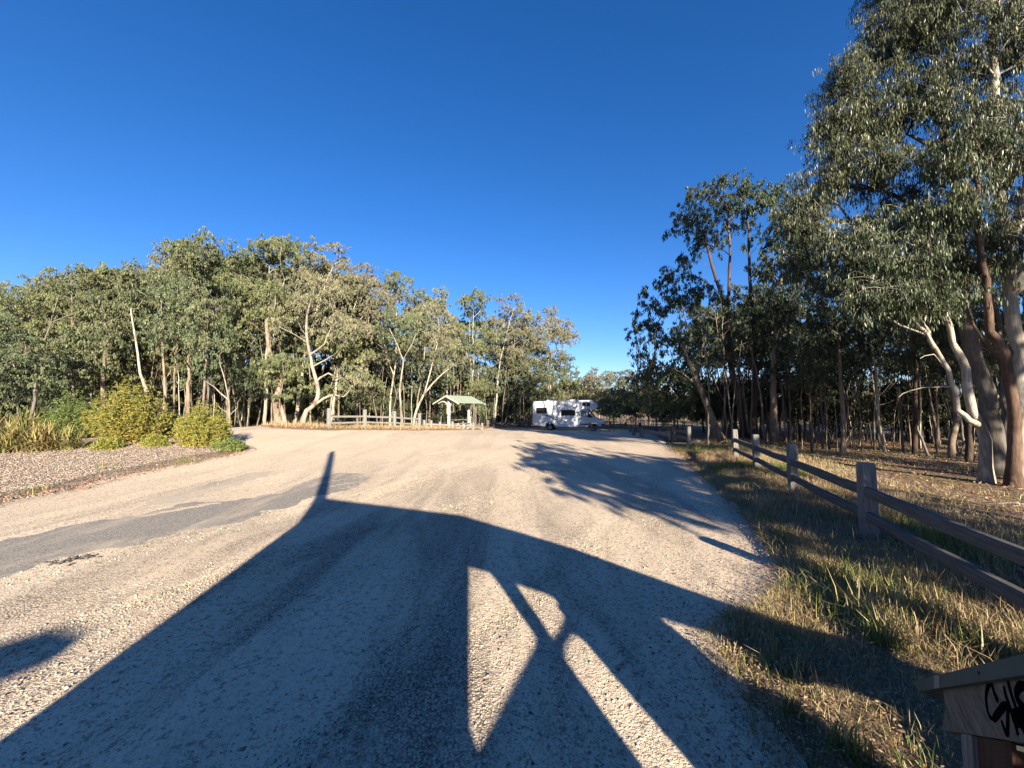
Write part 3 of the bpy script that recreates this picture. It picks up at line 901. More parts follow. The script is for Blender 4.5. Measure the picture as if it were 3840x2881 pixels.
# lower fill: saplings and young gums between the front trunks
GS = 'young gums and saplings under the left hand woodland'
sap = [('s1', 60, 19, 1260, 'young green gum behind the strap leaved plants at the left edge'), ('s1', 330, 23, 1200, 'young green gum with low foliage behind the left shrubs'), ('s2', 480, 25, 1180, 'young gum directly above the tallest yellow shrub'),
       ('s2', 600, 25.5, 1250, 'young gum above the gap between the two yellow shrubs'), ('s1', 930, 27, 1330, 'short leafy gum behind the flat grey rocks'), ('s2', 1040, 26.5, 1290, 'leafy young gum left of the white limbed gum'),
       ('s1', 1350, 29, 1340, 'round leafy young gum behind the second fence bay'), ('s2', 1420, 30, 1400, 'small leafy gum behind the third fence post'), ('s2', 1750, 38, 1400, 'pale leafy young gum behind the shelter roof'),
       ('s1', 1950, 46, 1290, 'young gum left of the campervan roof'), ('s1', 2100, 47, 1330, 'young gum right behind the campervan roof'), ('s2', 2150, 46, 1400, 'small gum above the cab of the campervan'),
       ('s1', 800, 28, 1240, 'young gum between the straight trunks left of the rocks'), ('s2', 1200, 30, 1200, 'young gum above the white limbed gum'), ('s1', 1600, 36, 1290, 'young gum just left of the shelter roof'), ('s1', 1850, 44, 1330, 'young gum midway between shelter and campervan')]
for k, px, Y, top, lab in sap: placep(k, px, Y, top=top, label=lab, group=GS)

# second and third rows
G2 = 'gum trees deeper in the left hand woodland'
sky_px = [-200, 0, 100, 250, 400, 520, 620, 720, 800, 950, 1090, 1150, 1220, 1300, 1400, 1470, 1560, 1680, 1740, 1850, 1900, 1980, 2080, 2130]
sky_py = [1050, 1010, 990, 950, 960, 970, 850, 850, 880, 880, 870, 880, 960, 960, 1050, 1080, 1110, 1075, 1100, 1100, 1140, 1170, 1180, 1230]
rd = random.Random(8)
for row, (dY, lo, hi, st) in enumerate(((5, 25, 75, 95), (11, 60, 130, 110), (18, 90, 180, 120))):
    px = -150 + row * 30
    while px < 2120:
        base = np.interp(px, [0, 600, 1200, 1700, 2100], [23, 27, 30, 40, 53])
        top = np.interp(px, sky_px, sky_py) + rd.uniform(lo, hi)
        placep(rd.choice(['a1', 'a2', 'a3', 'a4', 'a5', 'a6']), px, base + dY + rd.uniform(-1.5, 1.5), top=top, label='gum tree standing behind the front trees of the left hand woodland', group=G2)
        px += st * rd.uniform(.7, 1.3)
# dark understorey
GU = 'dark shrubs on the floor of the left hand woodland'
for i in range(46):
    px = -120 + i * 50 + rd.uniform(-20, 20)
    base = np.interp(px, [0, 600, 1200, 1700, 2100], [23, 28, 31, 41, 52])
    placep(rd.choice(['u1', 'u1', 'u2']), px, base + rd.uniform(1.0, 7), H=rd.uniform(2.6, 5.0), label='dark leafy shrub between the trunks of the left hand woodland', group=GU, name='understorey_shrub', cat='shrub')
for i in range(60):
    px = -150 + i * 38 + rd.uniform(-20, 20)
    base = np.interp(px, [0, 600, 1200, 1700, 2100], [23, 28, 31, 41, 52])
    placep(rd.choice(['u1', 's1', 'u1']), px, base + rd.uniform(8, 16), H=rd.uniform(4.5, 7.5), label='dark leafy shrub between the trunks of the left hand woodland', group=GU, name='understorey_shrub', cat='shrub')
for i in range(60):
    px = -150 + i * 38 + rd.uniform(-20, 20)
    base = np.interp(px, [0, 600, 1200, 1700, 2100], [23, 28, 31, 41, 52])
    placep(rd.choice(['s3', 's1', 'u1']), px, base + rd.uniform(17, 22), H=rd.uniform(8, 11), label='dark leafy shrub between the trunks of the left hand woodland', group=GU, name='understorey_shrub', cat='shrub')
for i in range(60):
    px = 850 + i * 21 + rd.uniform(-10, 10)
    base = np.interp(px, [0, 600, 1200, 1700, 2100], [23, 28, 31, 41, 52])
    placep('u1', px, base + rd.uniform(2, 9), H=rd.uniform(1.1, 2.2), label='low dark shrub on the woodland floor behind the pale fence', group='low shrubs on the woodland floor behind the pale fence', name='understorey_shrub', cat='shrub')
# thin poles seen between the front trunks
GP = 'thin bare trunked trees inside the left hand woodland'
for i in range(34):
    px = 420 + i * 50 + rd.uniform(-20, 20)
    base = np.interp(px, [0, 600, 1200, 1700, 2100], [23, 26.5, 29, 37, 49])
    placep(rd.choice(['p1', 'p1', 'p3']), px, base + rd.uniform(0, 5), H=rd.uniform(8, 11), label='thin straight gum trunk inside the left hand woodland', group=GP, name='slender_gum')


# --- individually shaped gums in front of the left woodland
def px_line(L, Y, r0, r1, parent=None, curve=0.0):
    pts = [P(x, y, Y + (d[0] if d else 0)) for x, y, *d in L]
    return (pts, r0, r1, parent)


def ellip(g, n, c, rad, shell=.5):
    v = g.normal(0, 1, (n, 3)); v /= np.linalg.norm(v, axis=1)[:, None]
    return np.array(c) + v * np.array(rad) * (g.uniform(shell ** 3, 1, n) ** (1 / 3))[:, None]


def traced(name, lines, blobs, leaf, bark, seed, label, Y, **kw):
    """blobs: (px, py, rpx, rpy, n, dY) in photo pixels at distance Y; lines in world coordinates. origin at trunk base"""
    g = np.random.default_rng(seed)
    cl = []
    for (px, py, rx, ry, n, dY) in blobs:
        c = P(px, py, Y + dY); k = (Y + dY) / F
        cl.append(ellip(g, n, c, (rx * k, max(rx, ry) * k * .8, ry * k)))
    cl = np.vstack(cl) if cl else np.zeros((0, 3))
    b = np.array(lines[0][0][0]); b = np.array([b[0], b[1], T(b[0], b[1])])
    lines = [([np.array(q) - b for q in pts], r0, r1, p_) for pts, r0, r1, p_ in lines]
    return make_tree(name, lines, cl - b, leaf, bark, seed, loc=tuple(b), label=label, **kw)


# white limbed gum by the first fence post
Y = 26
traced('white_gum', [px_line([(1135, 1590), (1150, 1540), (1195, 1490), (1160, 1320), (1150, 1200), (1180, 1080)], Y, .17, .05),
                     px_line([(1150, 1540), (1215, 1495), (1250, 1480), (1290, 1488), (1315, 1455)], Y, .11, .03, 0),
                     px_line([(1250, 1480), (1240, 1510), (1235, 1555)], Y, .06, .03, 0), px_line([(1175, 1440), (1235, 1400), (1290, 1440, ), (1310, 1425)], Y, .08, .02, 0),
                     px_line([(1165, 1380), (1220, 1350), (1255, 1330)], Y, .07, .02, 0), px_line([(1165, 1330), (1215, 1290), (1240, 1230)], Y, .08, .03, 0)],
       [(1180, 1080, 110, 70, 26, 0), (1270, 1210, 80, 60, 18, 0), (1090, 1200, 80, 80, 16, 0), (1330, 1400, 60, 45, 12, -.5)], 'leaf_c', 'bark_white', 301,
       'gum with twisting white lower limbs just left of the first fence post', Y, per=100, segs=(9, 5))
Y = 28.5
traced('slender_white_gum', [px_line([(1550, 1600), (1560, 1540), (1590, 1480), (1640, 1420), (1700, 1370)], Y, .115, .03), px_line([(1590, 1480), (1612, 1400), (1640, 1290)], Y, .07, .03, 0)],
       [(1650, 1270, 70, 60, 18, 0), (1720, 1330, 70, 50, 14, 0), (1600, 1200, 70, 60, 14, 1)], 'leaf_c', 'bark_white', 302, 'leaning forked white gum behind the last tall fence post', Y, per=90)
traced('slender_white_gum', [px_line([(1508, 1600), (1505, 1540), (1500, 1460), (1512, 1350)], Y, .10, .05), px_line([(1512, 1350), (1480, 1270), (1460, 1230)], Y, .055, .03, 0), px_line([(1512, 1350), (1545, 1290), (1560, 1250)], Y, .055, .03, 0)],
       [(1470, 1210, 70, 60, 18, 0), (1560, 1230, 60, 60, 16, 0)], 'leaf_b', 'bark_white', 303, 'upright white gum with a V fork left of the last tall fence post', Y, per=90)
Y = 21
traced('dead_sapling', [px_line([(860, 1600), (858, 1500), (835, 1400), (825, 1340)], Y, .055, .02), px_line([(858, 1500), (800, 1450), (770, 1430)], Y, .045, .012, 0), px_line([(860, 1560), (890, 1530), (895, 1500)], Y, .04, .01, 0), px_line([(860, 1550), (825, 1530), (810, 1510)], Y, .03, .01, 0)],
       [(825, 1320, 30, 30, 4, 0)], 'leaf_b', 'bark_white', 304, 'small mostly bare white sapling at the right end of the shrubs', Y, per=60)
Y = 20
traced('slender_white_gum', [px_line([(552, 1470), (527, 1400), (510, 1280), (490, 1160)], Y, .07, .03)], [(500, 1110, 50, 50, 8, 0)], 'leaf_b', 'bark_white', 305, 'bare leaning white trunk rising behind the tallest yellow shrub', Y, per=70)
for i, (px, top, bk) in enumerate(((622, 1180, 'bark_tan'), (650, 1220, 'bark_tan'), (705, 1160, 'bark_tan'), (762, 1230, 'bark_tan'), (785, 1290, 'bark_grey'), (333, 1340, 'bark_grey'), (385, 1240, 'bark_tan'))):
    Y = 22 + (i % 3) * .8
    dx = (-14, 12, 4, 14, -8, -12, 6)[i]
    traced('straight_gum', [px_line([(px, 1560), (px + dx * .3, 1440), (px + dx, top + 60), (px + dx * 1.2, top - 60)], Y, (.065, .055, .10, .07, .10, .12, .12)[i], .04)], [(px, top - 60, 70, 80, 20, -.3), (px + dx, top + 60, 50, 50, 8, -.7)], 'leaf_b', bk, 310 + i,
           ['tan straight trunk leaning left above the right hand shrub', 'thin tan trunk second from the left above the right hand shrub', 'thickest pale straight trunk rising above the right hand shrub', 'tan trunk leaning right above the right hand shrub', 'stout grey trunk just left of the bare white sapling',
            'dark grey trunk rising left of the tallest yellow shrub', 'tan trunk rising through the left side of the tallest yellow shrub'][i], Y, per=90)
# stout brown bases left of the white limbed gum
Y = 26.5
traced('brown_gum', [px_line([(1045, 1590), (1035, 1500), (1050, 1420), (1010, 1330), (1000, 1200)], Y, .26, .10), px_line([(1070, 1590), (1050, 1520)], Y, .16, .14, 0)], [(990, 1150, 90, 90, 20, .5), (1050, 1390, 80, 50, 16, -.6)], 'leaf_a', 'bark_tan', 320, 'stout brown based gum at the left of the white limbed gum', Y, per=100)

# --- central distance: grey green trees right of the campervan
GC = 'grey green trees beyond the far fence right of the campervan'
for k, px, Y, top, lab in (('a3', 2250, 62, 1368, 'dark round topped tree against the sky gap right of the campervan'), ('a6', 2340, 60, 1395, 'grey green tree filling the gap behind the far fence'), ('s3', 2430, 36, 1405, 'bushy grey green tree left of the leaning gum'),
                           ('a3', 2440, 58, 1410, 'far green tree just left of the tall right hand crowns'), ('a5', 2190, 66, 1400, 'distant tree at the foot of the sky gap'), ('s3', 2330, 40, 1440, 'low bushy tree directly right of the campervan'), ('s3', 2265, 48, 1450, 'small round tree touching the front of the campervan'), ('a5', 2300, 56, 1362, 'dark leafy tree behind the gap, tallest right of the campervan'), ('a2', 2205, 58, 1388, 'green tree directly above the cab of the campervan against the sky'), ('s3', 2215, 45, 1392, 'sage green bushy tree at the foot of the sky gap above the campervan nose'), ('s3', 2300, 46, 1378, 'sage green tree second from the sky gap, right of the campervan'), ('s3', 2385, 43, 1380, 'pale bushy tree between the low bushy tree and the leaning gum')):
    placep(k, px, Y, top=top, label=lab, group=GC)
for i in range(26):
    px = 1980 + i * 30 + rd.uniform(-10, 10)
    placep(rd.choice(['u1', 'u2', 's1', 's2']), px, 54 + rd.uniform(0, 12), H=rd.uniform(4, 8), label='dark bushy tree at the far end of the lot behind the campervan', group='bushy trees at the far end of the lot', name='understorey_tree')

for i in range(20):
    px = 1900 + i * 45 + rd.uniform(-12, 12)
    placep(rd.choice(['a5', 'a2', 'a6']), px, rd.uniform(70, 90), top=rd.uniform(1430, 1475), label='low far tree closing the gap at the end of the lot', group='low far trees at the end of the lot')
# --- right hand side, middle distance group
Y = 18.5
KW = dict(per=110, L=.16, W=.042, sigma=.22, segs=(9, 4))
traced('leaning_gum', [px_line([(2700, 1650), (2671, 1571), (2629, 1461), (2587, 1369), (2560, 1290)], Y, .20, .06), px_line([(2629, 1461), (2560, 1400), (2500, 1375)], Y, .05, .015, 0), px_line([(2640, 1480), (2610, 1400), (2590, 1330)], Y, .05, .02, 0)],
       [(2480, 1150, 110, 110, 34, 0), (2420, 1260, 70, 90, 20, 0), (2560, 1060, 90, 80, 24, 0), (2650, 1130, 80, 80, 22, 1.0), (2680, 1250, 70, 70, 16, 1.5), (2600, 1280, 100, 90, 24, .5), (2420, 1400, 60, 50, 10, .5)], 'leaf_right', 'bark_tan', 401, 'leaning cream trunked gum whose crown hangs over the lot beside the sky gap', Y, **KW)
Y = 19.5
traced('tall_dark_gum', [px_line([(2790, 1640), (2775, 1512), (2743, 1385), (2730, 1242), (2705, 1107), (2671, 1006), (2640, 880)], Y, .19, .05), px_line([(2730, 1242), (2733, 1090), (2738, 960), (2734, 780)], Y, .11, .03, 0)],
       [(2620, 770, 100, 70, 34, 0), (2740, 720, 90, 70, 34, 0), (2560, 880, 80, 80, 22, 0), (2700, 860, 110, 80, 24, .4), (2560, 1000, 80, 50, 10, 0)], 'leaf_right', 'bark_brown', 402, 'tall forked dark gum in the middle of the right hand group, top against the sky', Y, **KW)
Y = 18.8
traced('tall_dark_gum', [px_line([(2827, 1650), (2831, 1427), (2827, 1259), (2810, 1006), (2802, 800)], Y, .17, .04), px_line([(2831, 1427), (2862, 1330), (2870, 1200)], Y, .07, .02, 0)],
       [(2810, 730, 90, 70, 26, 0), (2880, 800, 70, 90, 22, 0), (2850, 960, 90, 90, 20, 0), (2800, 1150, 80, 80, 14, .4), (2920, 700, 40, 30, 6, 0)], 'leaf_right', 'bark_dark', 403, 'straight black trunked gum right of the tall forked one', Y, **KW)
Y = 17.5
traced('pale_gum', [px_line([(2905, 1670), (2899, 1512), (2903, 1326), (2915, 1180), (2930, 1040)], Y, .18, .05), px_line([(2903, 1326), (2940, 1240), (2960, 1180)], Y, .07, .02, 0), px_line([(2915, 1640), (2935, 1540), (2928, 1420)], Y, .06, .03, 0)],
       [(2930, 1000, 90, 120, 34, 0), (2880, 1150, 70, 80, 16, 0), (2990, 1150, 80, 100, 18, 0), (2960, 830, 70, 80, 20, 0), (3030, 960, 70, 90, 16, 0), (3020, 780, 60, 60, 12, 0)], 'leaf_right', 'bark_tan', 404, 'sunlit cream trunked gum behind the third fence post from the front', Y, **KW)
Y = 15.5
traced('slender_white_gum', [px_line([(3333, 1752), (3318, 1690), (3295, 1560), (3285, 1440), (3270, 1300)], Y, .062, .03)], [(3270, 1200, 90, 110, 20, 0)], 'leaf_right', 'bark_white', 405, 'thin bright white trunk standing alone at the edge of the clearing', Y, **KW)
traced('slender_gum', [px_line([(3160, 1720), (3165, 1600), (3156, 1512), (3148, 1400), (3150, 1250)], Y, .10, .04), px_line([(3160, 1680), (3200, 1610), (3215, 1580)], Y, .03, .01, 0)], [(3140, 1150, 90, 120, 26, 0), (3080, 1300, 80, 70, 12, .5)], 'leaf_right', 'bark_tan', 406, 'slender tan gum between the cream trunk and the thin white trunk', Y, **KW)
Y = 13.5
for i, (px, L_, rr_, lab) in enumerate(((3570, [(3580, 1780), (3565, 1650), (3590, 1560), (3560, 1400), (3550, 1250)], .11, 'curving pink brown trunk behind the clearing left of the big gums'), (3500, [(3505, 1760), (3450, 1640), (3440, 1600)], .05, 'broken grey stump leaning left in the dark forest edge'),
                                        (3620, [(3585, 1765), (3610, 1680), (3635, 1640)], .04, 'thin grey stick leaning right beside the curving trunk'), (3430, [(3440, 1740), (3430, 1560), (3435, 1400), (3425, 1200)], .09, 'dark red brown trunk left of the curving trunk'), (3390, [(3395, 1740), (3380, 1600), (3370, 1450)], .05, 'thin grey trunk right of the thin bright white trunk'))):
    traced('slender_gum', [px_line(L_, Y + i * .4, rr_, rr_ * .5)], [(L_[-1][0], L_[-1][1] - 60, 80, 90, 14, 0)] if len(L_) > 3 else [], 'leaf_right', ['bark_tan', 'bark_grey', 'bark_grey', 'bark_brown', 'bark_grey'][i], 410 + i, lab, Y, **KW)

# --- near right hand gums
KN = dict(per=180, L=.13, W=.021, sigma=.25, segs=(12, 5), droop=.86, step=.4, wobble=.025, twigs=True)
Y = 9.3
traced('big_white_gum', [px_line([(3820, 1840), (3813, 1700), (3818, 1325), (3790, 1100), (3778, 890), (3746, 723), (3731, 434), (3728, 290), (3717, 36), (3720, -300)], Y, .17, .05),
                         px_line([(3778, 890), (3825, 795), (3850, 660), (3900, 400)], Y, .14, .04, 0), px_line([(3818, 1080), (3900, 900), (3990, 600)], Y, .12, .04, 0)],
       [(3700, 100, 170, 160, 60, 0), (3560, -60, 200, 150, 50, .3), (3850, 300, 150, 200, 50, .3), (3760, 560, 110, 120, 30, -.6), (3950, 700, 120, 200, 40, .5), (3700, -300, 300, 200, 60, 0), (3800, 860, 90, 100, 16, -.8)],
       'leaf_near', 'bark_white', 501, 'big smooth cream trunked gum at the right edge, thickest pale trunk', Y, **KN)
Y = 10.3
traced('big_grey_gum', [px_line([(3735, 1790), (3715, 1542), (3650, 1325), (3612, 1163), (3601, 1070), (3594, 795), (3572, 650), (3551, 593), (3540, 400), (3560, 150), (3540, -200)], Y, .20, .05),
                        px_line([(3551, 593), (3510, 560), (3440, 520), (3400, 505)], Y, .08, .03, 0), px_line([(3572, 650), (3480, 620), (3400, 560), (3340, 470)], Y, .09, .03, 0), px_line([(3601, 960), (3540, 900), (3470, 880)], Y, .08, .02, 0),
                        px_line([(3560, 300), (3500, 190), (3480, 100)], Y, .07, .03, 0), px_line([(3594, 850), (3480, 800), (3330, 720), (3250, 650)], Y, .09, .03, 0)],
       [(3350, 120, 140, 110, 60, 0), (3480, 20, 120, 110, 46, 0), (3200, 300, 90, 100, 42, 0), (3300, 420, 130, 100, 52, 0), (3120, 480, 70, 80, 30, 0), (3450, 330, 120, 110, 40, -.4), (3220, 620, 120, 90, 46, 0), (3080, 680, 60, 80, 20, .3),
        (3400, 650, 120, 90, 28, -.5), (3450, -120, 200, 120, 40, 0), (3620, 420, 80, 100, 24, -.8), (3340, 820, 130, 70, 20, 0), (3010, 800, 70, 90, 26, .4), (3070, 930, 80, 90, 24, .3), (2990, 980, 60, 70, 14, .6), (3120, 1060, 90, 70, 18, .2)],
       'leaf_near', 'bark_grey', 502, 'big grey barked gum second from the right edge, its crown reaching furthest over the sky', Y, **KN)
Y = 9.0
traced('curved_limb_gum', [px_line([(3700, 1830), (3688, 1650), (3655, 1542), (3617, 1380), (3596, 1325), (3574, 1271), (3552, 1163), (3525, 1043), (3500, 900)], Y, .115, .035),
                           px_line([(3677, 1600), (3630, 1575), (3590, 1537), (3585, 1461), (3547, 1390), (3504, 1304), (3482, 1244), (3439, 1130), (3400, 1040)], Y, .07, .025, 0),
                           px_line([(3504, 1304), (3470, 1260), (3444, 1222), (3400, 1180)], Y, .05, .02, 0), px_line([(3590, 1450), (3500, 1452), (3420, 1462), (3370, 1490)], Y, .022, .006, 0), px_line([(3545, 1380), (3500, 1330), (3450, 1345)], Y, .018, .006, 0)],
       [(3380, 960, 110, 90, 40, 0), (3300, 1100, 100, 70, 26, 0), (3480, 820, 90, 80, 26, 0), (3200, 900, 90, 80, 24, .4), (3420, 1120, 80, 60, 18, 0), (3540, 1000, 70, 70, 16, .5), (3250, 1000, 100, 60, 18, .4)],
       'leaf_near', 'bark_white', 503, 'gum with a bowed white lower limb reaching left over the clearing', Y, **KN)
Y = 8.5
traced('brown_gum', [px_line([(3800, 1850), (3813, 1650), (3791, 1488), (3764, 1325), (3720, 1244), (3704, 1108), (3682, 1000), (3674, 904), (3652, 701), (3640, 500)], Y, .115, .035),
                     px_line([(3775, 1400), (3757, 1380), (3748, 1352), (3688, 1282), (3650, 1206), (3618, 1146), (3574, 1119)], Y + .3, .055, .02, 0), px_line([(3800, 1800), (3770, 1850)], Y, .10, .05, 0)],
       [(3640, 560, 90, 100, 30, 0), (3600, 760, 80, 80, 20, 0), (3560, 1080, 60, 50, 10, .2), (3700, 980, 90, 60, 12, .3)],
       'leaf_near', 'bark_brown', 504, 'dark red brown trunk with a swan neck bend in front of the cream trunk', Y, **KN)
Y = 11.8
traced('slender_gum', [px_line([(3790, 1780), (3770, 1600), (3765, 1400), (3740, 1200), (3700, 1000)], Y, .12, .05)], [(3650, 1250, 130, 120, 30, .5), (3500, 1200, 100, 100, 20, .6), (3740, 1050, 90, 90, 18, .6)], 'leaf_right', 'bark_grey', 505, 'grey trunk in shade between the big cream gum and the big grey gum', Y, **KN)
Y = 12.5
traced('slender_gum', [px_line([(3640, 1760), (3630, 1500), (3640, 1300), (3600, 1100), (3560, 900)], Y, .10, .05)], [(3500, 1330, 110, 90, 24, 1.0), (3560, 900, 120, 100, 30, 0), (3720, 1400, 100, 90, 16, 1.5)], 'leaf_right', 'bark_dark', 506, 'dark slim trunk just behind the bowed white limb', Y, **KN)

# --- right hand forest behind
GR = 'slim gum trees in the shaded forest behind the right hand clearing'
def rpos(px, Y):
    return xat(px, Y), Y
for i in range(150):
    px = rd.uniform(2650, 4400); Y = 14.5 + 18 * rd.random() ** 1.3 + (3 if px < 3000 else 0)
    if Y < 18 and px > 3150 and rd.random() < .4: Y += 4
    x, y = rpos(px, Y)
    topy = rd.uniform(1130, 1340) if px > 3050 else rd.uniform(1060, 1250)
    place(rd.choice(['p1', 'p2', 'p3', 'p1', 'p2', 'd2', 'd1']), x, y, top=topy, label='slim trunked gum in the shaded forest behind the clearing', group=GR, name='slender_gum')
GB = 'bare thin saplings along the edge of the right hand forest'
for i in range(95):
    px = rd.uniform(2720, 4000); Y = rd.uniform(14.5, 22) + (3 if px < 3000 else 0)
    placep(rd.choice(['b1', 'b2', 'b3', 'b4']), px, Y, H=rd.uniform(2.2, 6.5), label='bare thin sapling at the edge of the shaded forest behind the clearing', group=GB, name='bare_sapling')
for i in range(46):
    px = rd.uniform(420, 2080)
    base = np.interp(px, [0, 600, 1200, 1700, 2100], [23, 25.5, 28.5, 36.5, 49])
    placep(rd.choice(['b1', 'b2', 'b4']), px, base + rd.uniform(-.3, 2.5), H=rd.uniform(4, 8), label='thin pale sapling stem along the front of the left hand woodland', group='thin pale sapling stems along the front of the left hand woodland', name='bare_sapling')
GR2 = 'tall gum trees at the back of the right hand forest'
for px, Y, top in ((3020, 21, 1080), (3230, 22, 1050), (3480, 24, 1080), (3620, 23, 1050), (2960, 28, 1000), (3740, 20, 950), (3880, 18, 850), (2780, 26, 1060), (2640, 27, 1150), (2540, 30, 1260)):
    placep(rd.choice(['d1', 'd2']), px, Y, top=top, label='tall dark crowned gum filling the sky behind the clearing', group=GR2)
GR3 = 'dark shrubs on the floor of the right hand forest'
for i in range(110):
    px = rd.uniform(2480, 4200) if i < 80 else rd.uniform(2270, 2600); Y = rd.uniform(19, 46) if i < 80 else rd.uniform(34, 50)
    placep(rd.choice(['u1', 'u1', 'u2']) if i < 80 else 's1', px, Y, H=rd.uniform(2.5, 5.5), label='dark leafy shrub on the shaded forest floor at the right', group=GR3, name='understorey_shrub', cat='shrub')

# --- trees outside the frame on the right whose shadows fall over the lot and the clearing
for k, x, y, H in (('d1', 17, 3, 12), ('d2', 20, 6, 13), ('d1', 24.5, 8, 13), ('a5', 21, 0, 13), ('d2', 27, 12, 13), ('d1', 31, 14, 14), ('a5', 35, 19, 14), ('d1', 15.5, 6.5, 10), ('a5', 29, 6, 14), ('d2', 39, 24, 14)):
    place(k, x, y, H=H, label='gum standing beyond the right edge of the photograph', group='gums beyond the right edge of the photograph')
GO = 'roadside gums outside the photograph that shade the lot'
def uvp(u, b): q = RV * u - SV * b; return q[0], q[1]
for k, u, b, H, sq in (('s1', 6.7, 9, 9.8, .95), ('s2', 6.0, 7, 6.8, 1.05), ('s2', 7.0, 7.6, 8.0, 1.0), ('s1', 7.9, 6, 7.2, 1.0), ('d2', 14, 8, 12.0, 1.1), ('a5', 16, 10, 14, 1.0), ('d1', 19, 5, 13, 1.0), ('a1', 23, 8, 15, 1.0), ('d1', 16, 0, 11, 1), ('a5', 29, 6, 15, 1.1), ('a1', 34, 0, 15, 1.1), ('u1', 6.1, 3.2, 3.2, .8), ('u1', 5.45, 2.4, 2.5, .62), ('u2', 6.5, 5.0, 3.4, .9)):
    x, y = uvp(u, b)
    place(k, x, y, H=H, label='roadside gum standing behind the photographer on the right', group=GO, squash=sq)

# ------------------------------------------------------------------ shrubs of the planting bed
def shrub(px, py, wpx, hpx, leafm, label, seed, n=900, droop=.0, name='yellow_shrub'):
    b = at(px, py); Y = b[1]; k = Y / F
    Rx = wpx * k / 2; Hh = hpx * k
    g = np.random.default_rng(seed)
    root = empty(name, (b[0], b[1], b[2]), 0, label, 'shrub', 'shrubs in the planting bed on the left')
    # upright plumes
    m = int(n * .30); mb = MB(); cl = []
    for i in range(m):
        a = g.uniform(0, 6.28); q = math.sqrt(g.random())
        base = np.array([math.cos(a) * q * Rx * .35, math.sin(a) * q * Rx * .35, 0])
        hh = Hh * (1 - .45 * q * q) * g.uniform(.62, 1.06) * (1 + .10 * math.sin(3 * a + seed) * q + .07 * math.sin(7 * a + seed))
        tip = np.array([math.cos(a) * q * Rx * g.uniform(.8, 1.08), math.sin(a) * q * Rx * .9, hh])
        mid = (base + tip) / 2 + np.array([math.cos(a) * .12, math.sin(a) * .12, -.05])
        if i % 5 == 0: mb.tube([base, mid, tip], [.012, .008, .003], 4, False)
        for t in np.linspace(.25, 1.0, 6):
            cl.append((1 - t) ** 2 * base + 2 * t * (1 - t) * mid + t * t * tip)
    mb.build('stem', M['bark_brown'], root)
    cl = np.array(cl)
    V, Fc, tone = leaves(cl, 18, .05, .06, .024, g, .1, 1.0)
    lowness = 1 - cl[:, 2] / Hh
    tone = np.clip(tone * .75 + .35 * np.repeat(lowness, len(tone) // len(cl)) ** 3 + .03, 0, 1)
    mesh('foliage', V, Fc, M[leafm], root, attr=[('rnd', 'FACE', tone)])
    return root


shrub(478, 1672, 265, 240, 'shrub_y', 'tallest rounded yellow green shrub in the planting bed', 601, 1000)
shrub(757, 1672, 185, 165, 'shrub_y', 'smaller yellow green shrub with orange tips at the right end of the bed', 602, 800)
shrub(265, 1660, 190, 185, 'shrub_g', 'green shrub between the strap leaved plants and the tallest yellow shrub', 603, 700, name='green_shrub')
shrub(635, 1650, 90, 110, 'shrub_g', 'dark green shrub in the gap between the two yellow shrubs', 604, 420, name='green_shrub')
shrub(170, 1625, 200, 190, 'shrub_g', 'green shrub behind the strap leaved plants', 605, 600, name='green_shrub')
shrub(860, 1690, 120, 45, 'shrub_g', 'low sprawling green shrub at the rounded end of the bed', 606, 300, name='green_shrub')
shrub(820, 1655, 90, 100, 'shrub_g', 'small green shrub at the far right corner of the bed', 607, 300, name='green_shrub')
shrub(580, 1685, 90, 60, 'shrub_y', 'low yellow tipped shrub in front of the gap between the shrubs', 608, 260)
shrub(400, 1700, 90, 55, 'shrub_y', 'low bright yellow shrub at the foot of the tallest shrub', 609, 260)


def strap_plant(px, py, n, L, label, seed, hue):
    b = at(px, py); g = np.random.default_rng(seed)
    root = empty('strap_leaved_plant', tuple(b), 0, label, 'plant', 'strap leaved plants at the left of the bed')
    V = []; Fc = []; rn = []
    for i in range(n):
        a = g.uniform(0, 6.28); l = L * g.uniform(.6, 1.15); ln = g.uniform(.15, 1.0); w = g.uniform(.012, .026)
        d = np.array([math.cos(a), math.sin(a)]); pw = np.array([-d[1], d[0]])
        b0 = g.normal(0, .12, 2); k = 6; s0 = len(V)
        for j in range(k):
            t = j / (k - 1)
            c = b0 + d * l * ln * t ** 1.5
            z = l * (t * (1.05 - .35 * ln) - .75 * ln * t ** 3 * .8)
            ww = w * (1 - t ** 2.5) + .002
            V.append((*(c + pw * ww), max(z, .02))); V.append((*(c - pw * ww), max(z, .02)))
        for j in range(k - 1):
            q = s0 + 2 * j; Fc.append((q, q + 1, q + 3, q + 2)); rn.append(np.clip(hue + g.normal(0, .22), 0, 1))
    mesh('leaf_clump', np.array(V), np.array(Fc), M['strap'], root, attr=[('rnd', 'FACE', np.array(rn))])


for i, (px, py, n, L, hue, lab) in enumerate(((40, 1712, 240, 1.15, .55, 'yellow green strap leaved clump at the left edge of the photo'), (150, 1708, 260, 1.05, .85, 'brown tinged strap leaved clump, second from the left'), (-60, 1690, 220, 1.3, .5, 'strap leaved clump cut by the left edge of the photo'),
                                              (90, 1660, 200, 1.3, .45, 'tall strap leaved clump behind the brown tinged one'), (250, 1700, 170, .9, .5, 'olive strap leaved clump in front of the green shrub'), (190, 1640, 120, 1.5, .25, 'bright green strap leaved clump standing tallest beside the green shrub'))):
    strap_plant(px, py, n, L * 1.18, lab, 700 + i, hue)

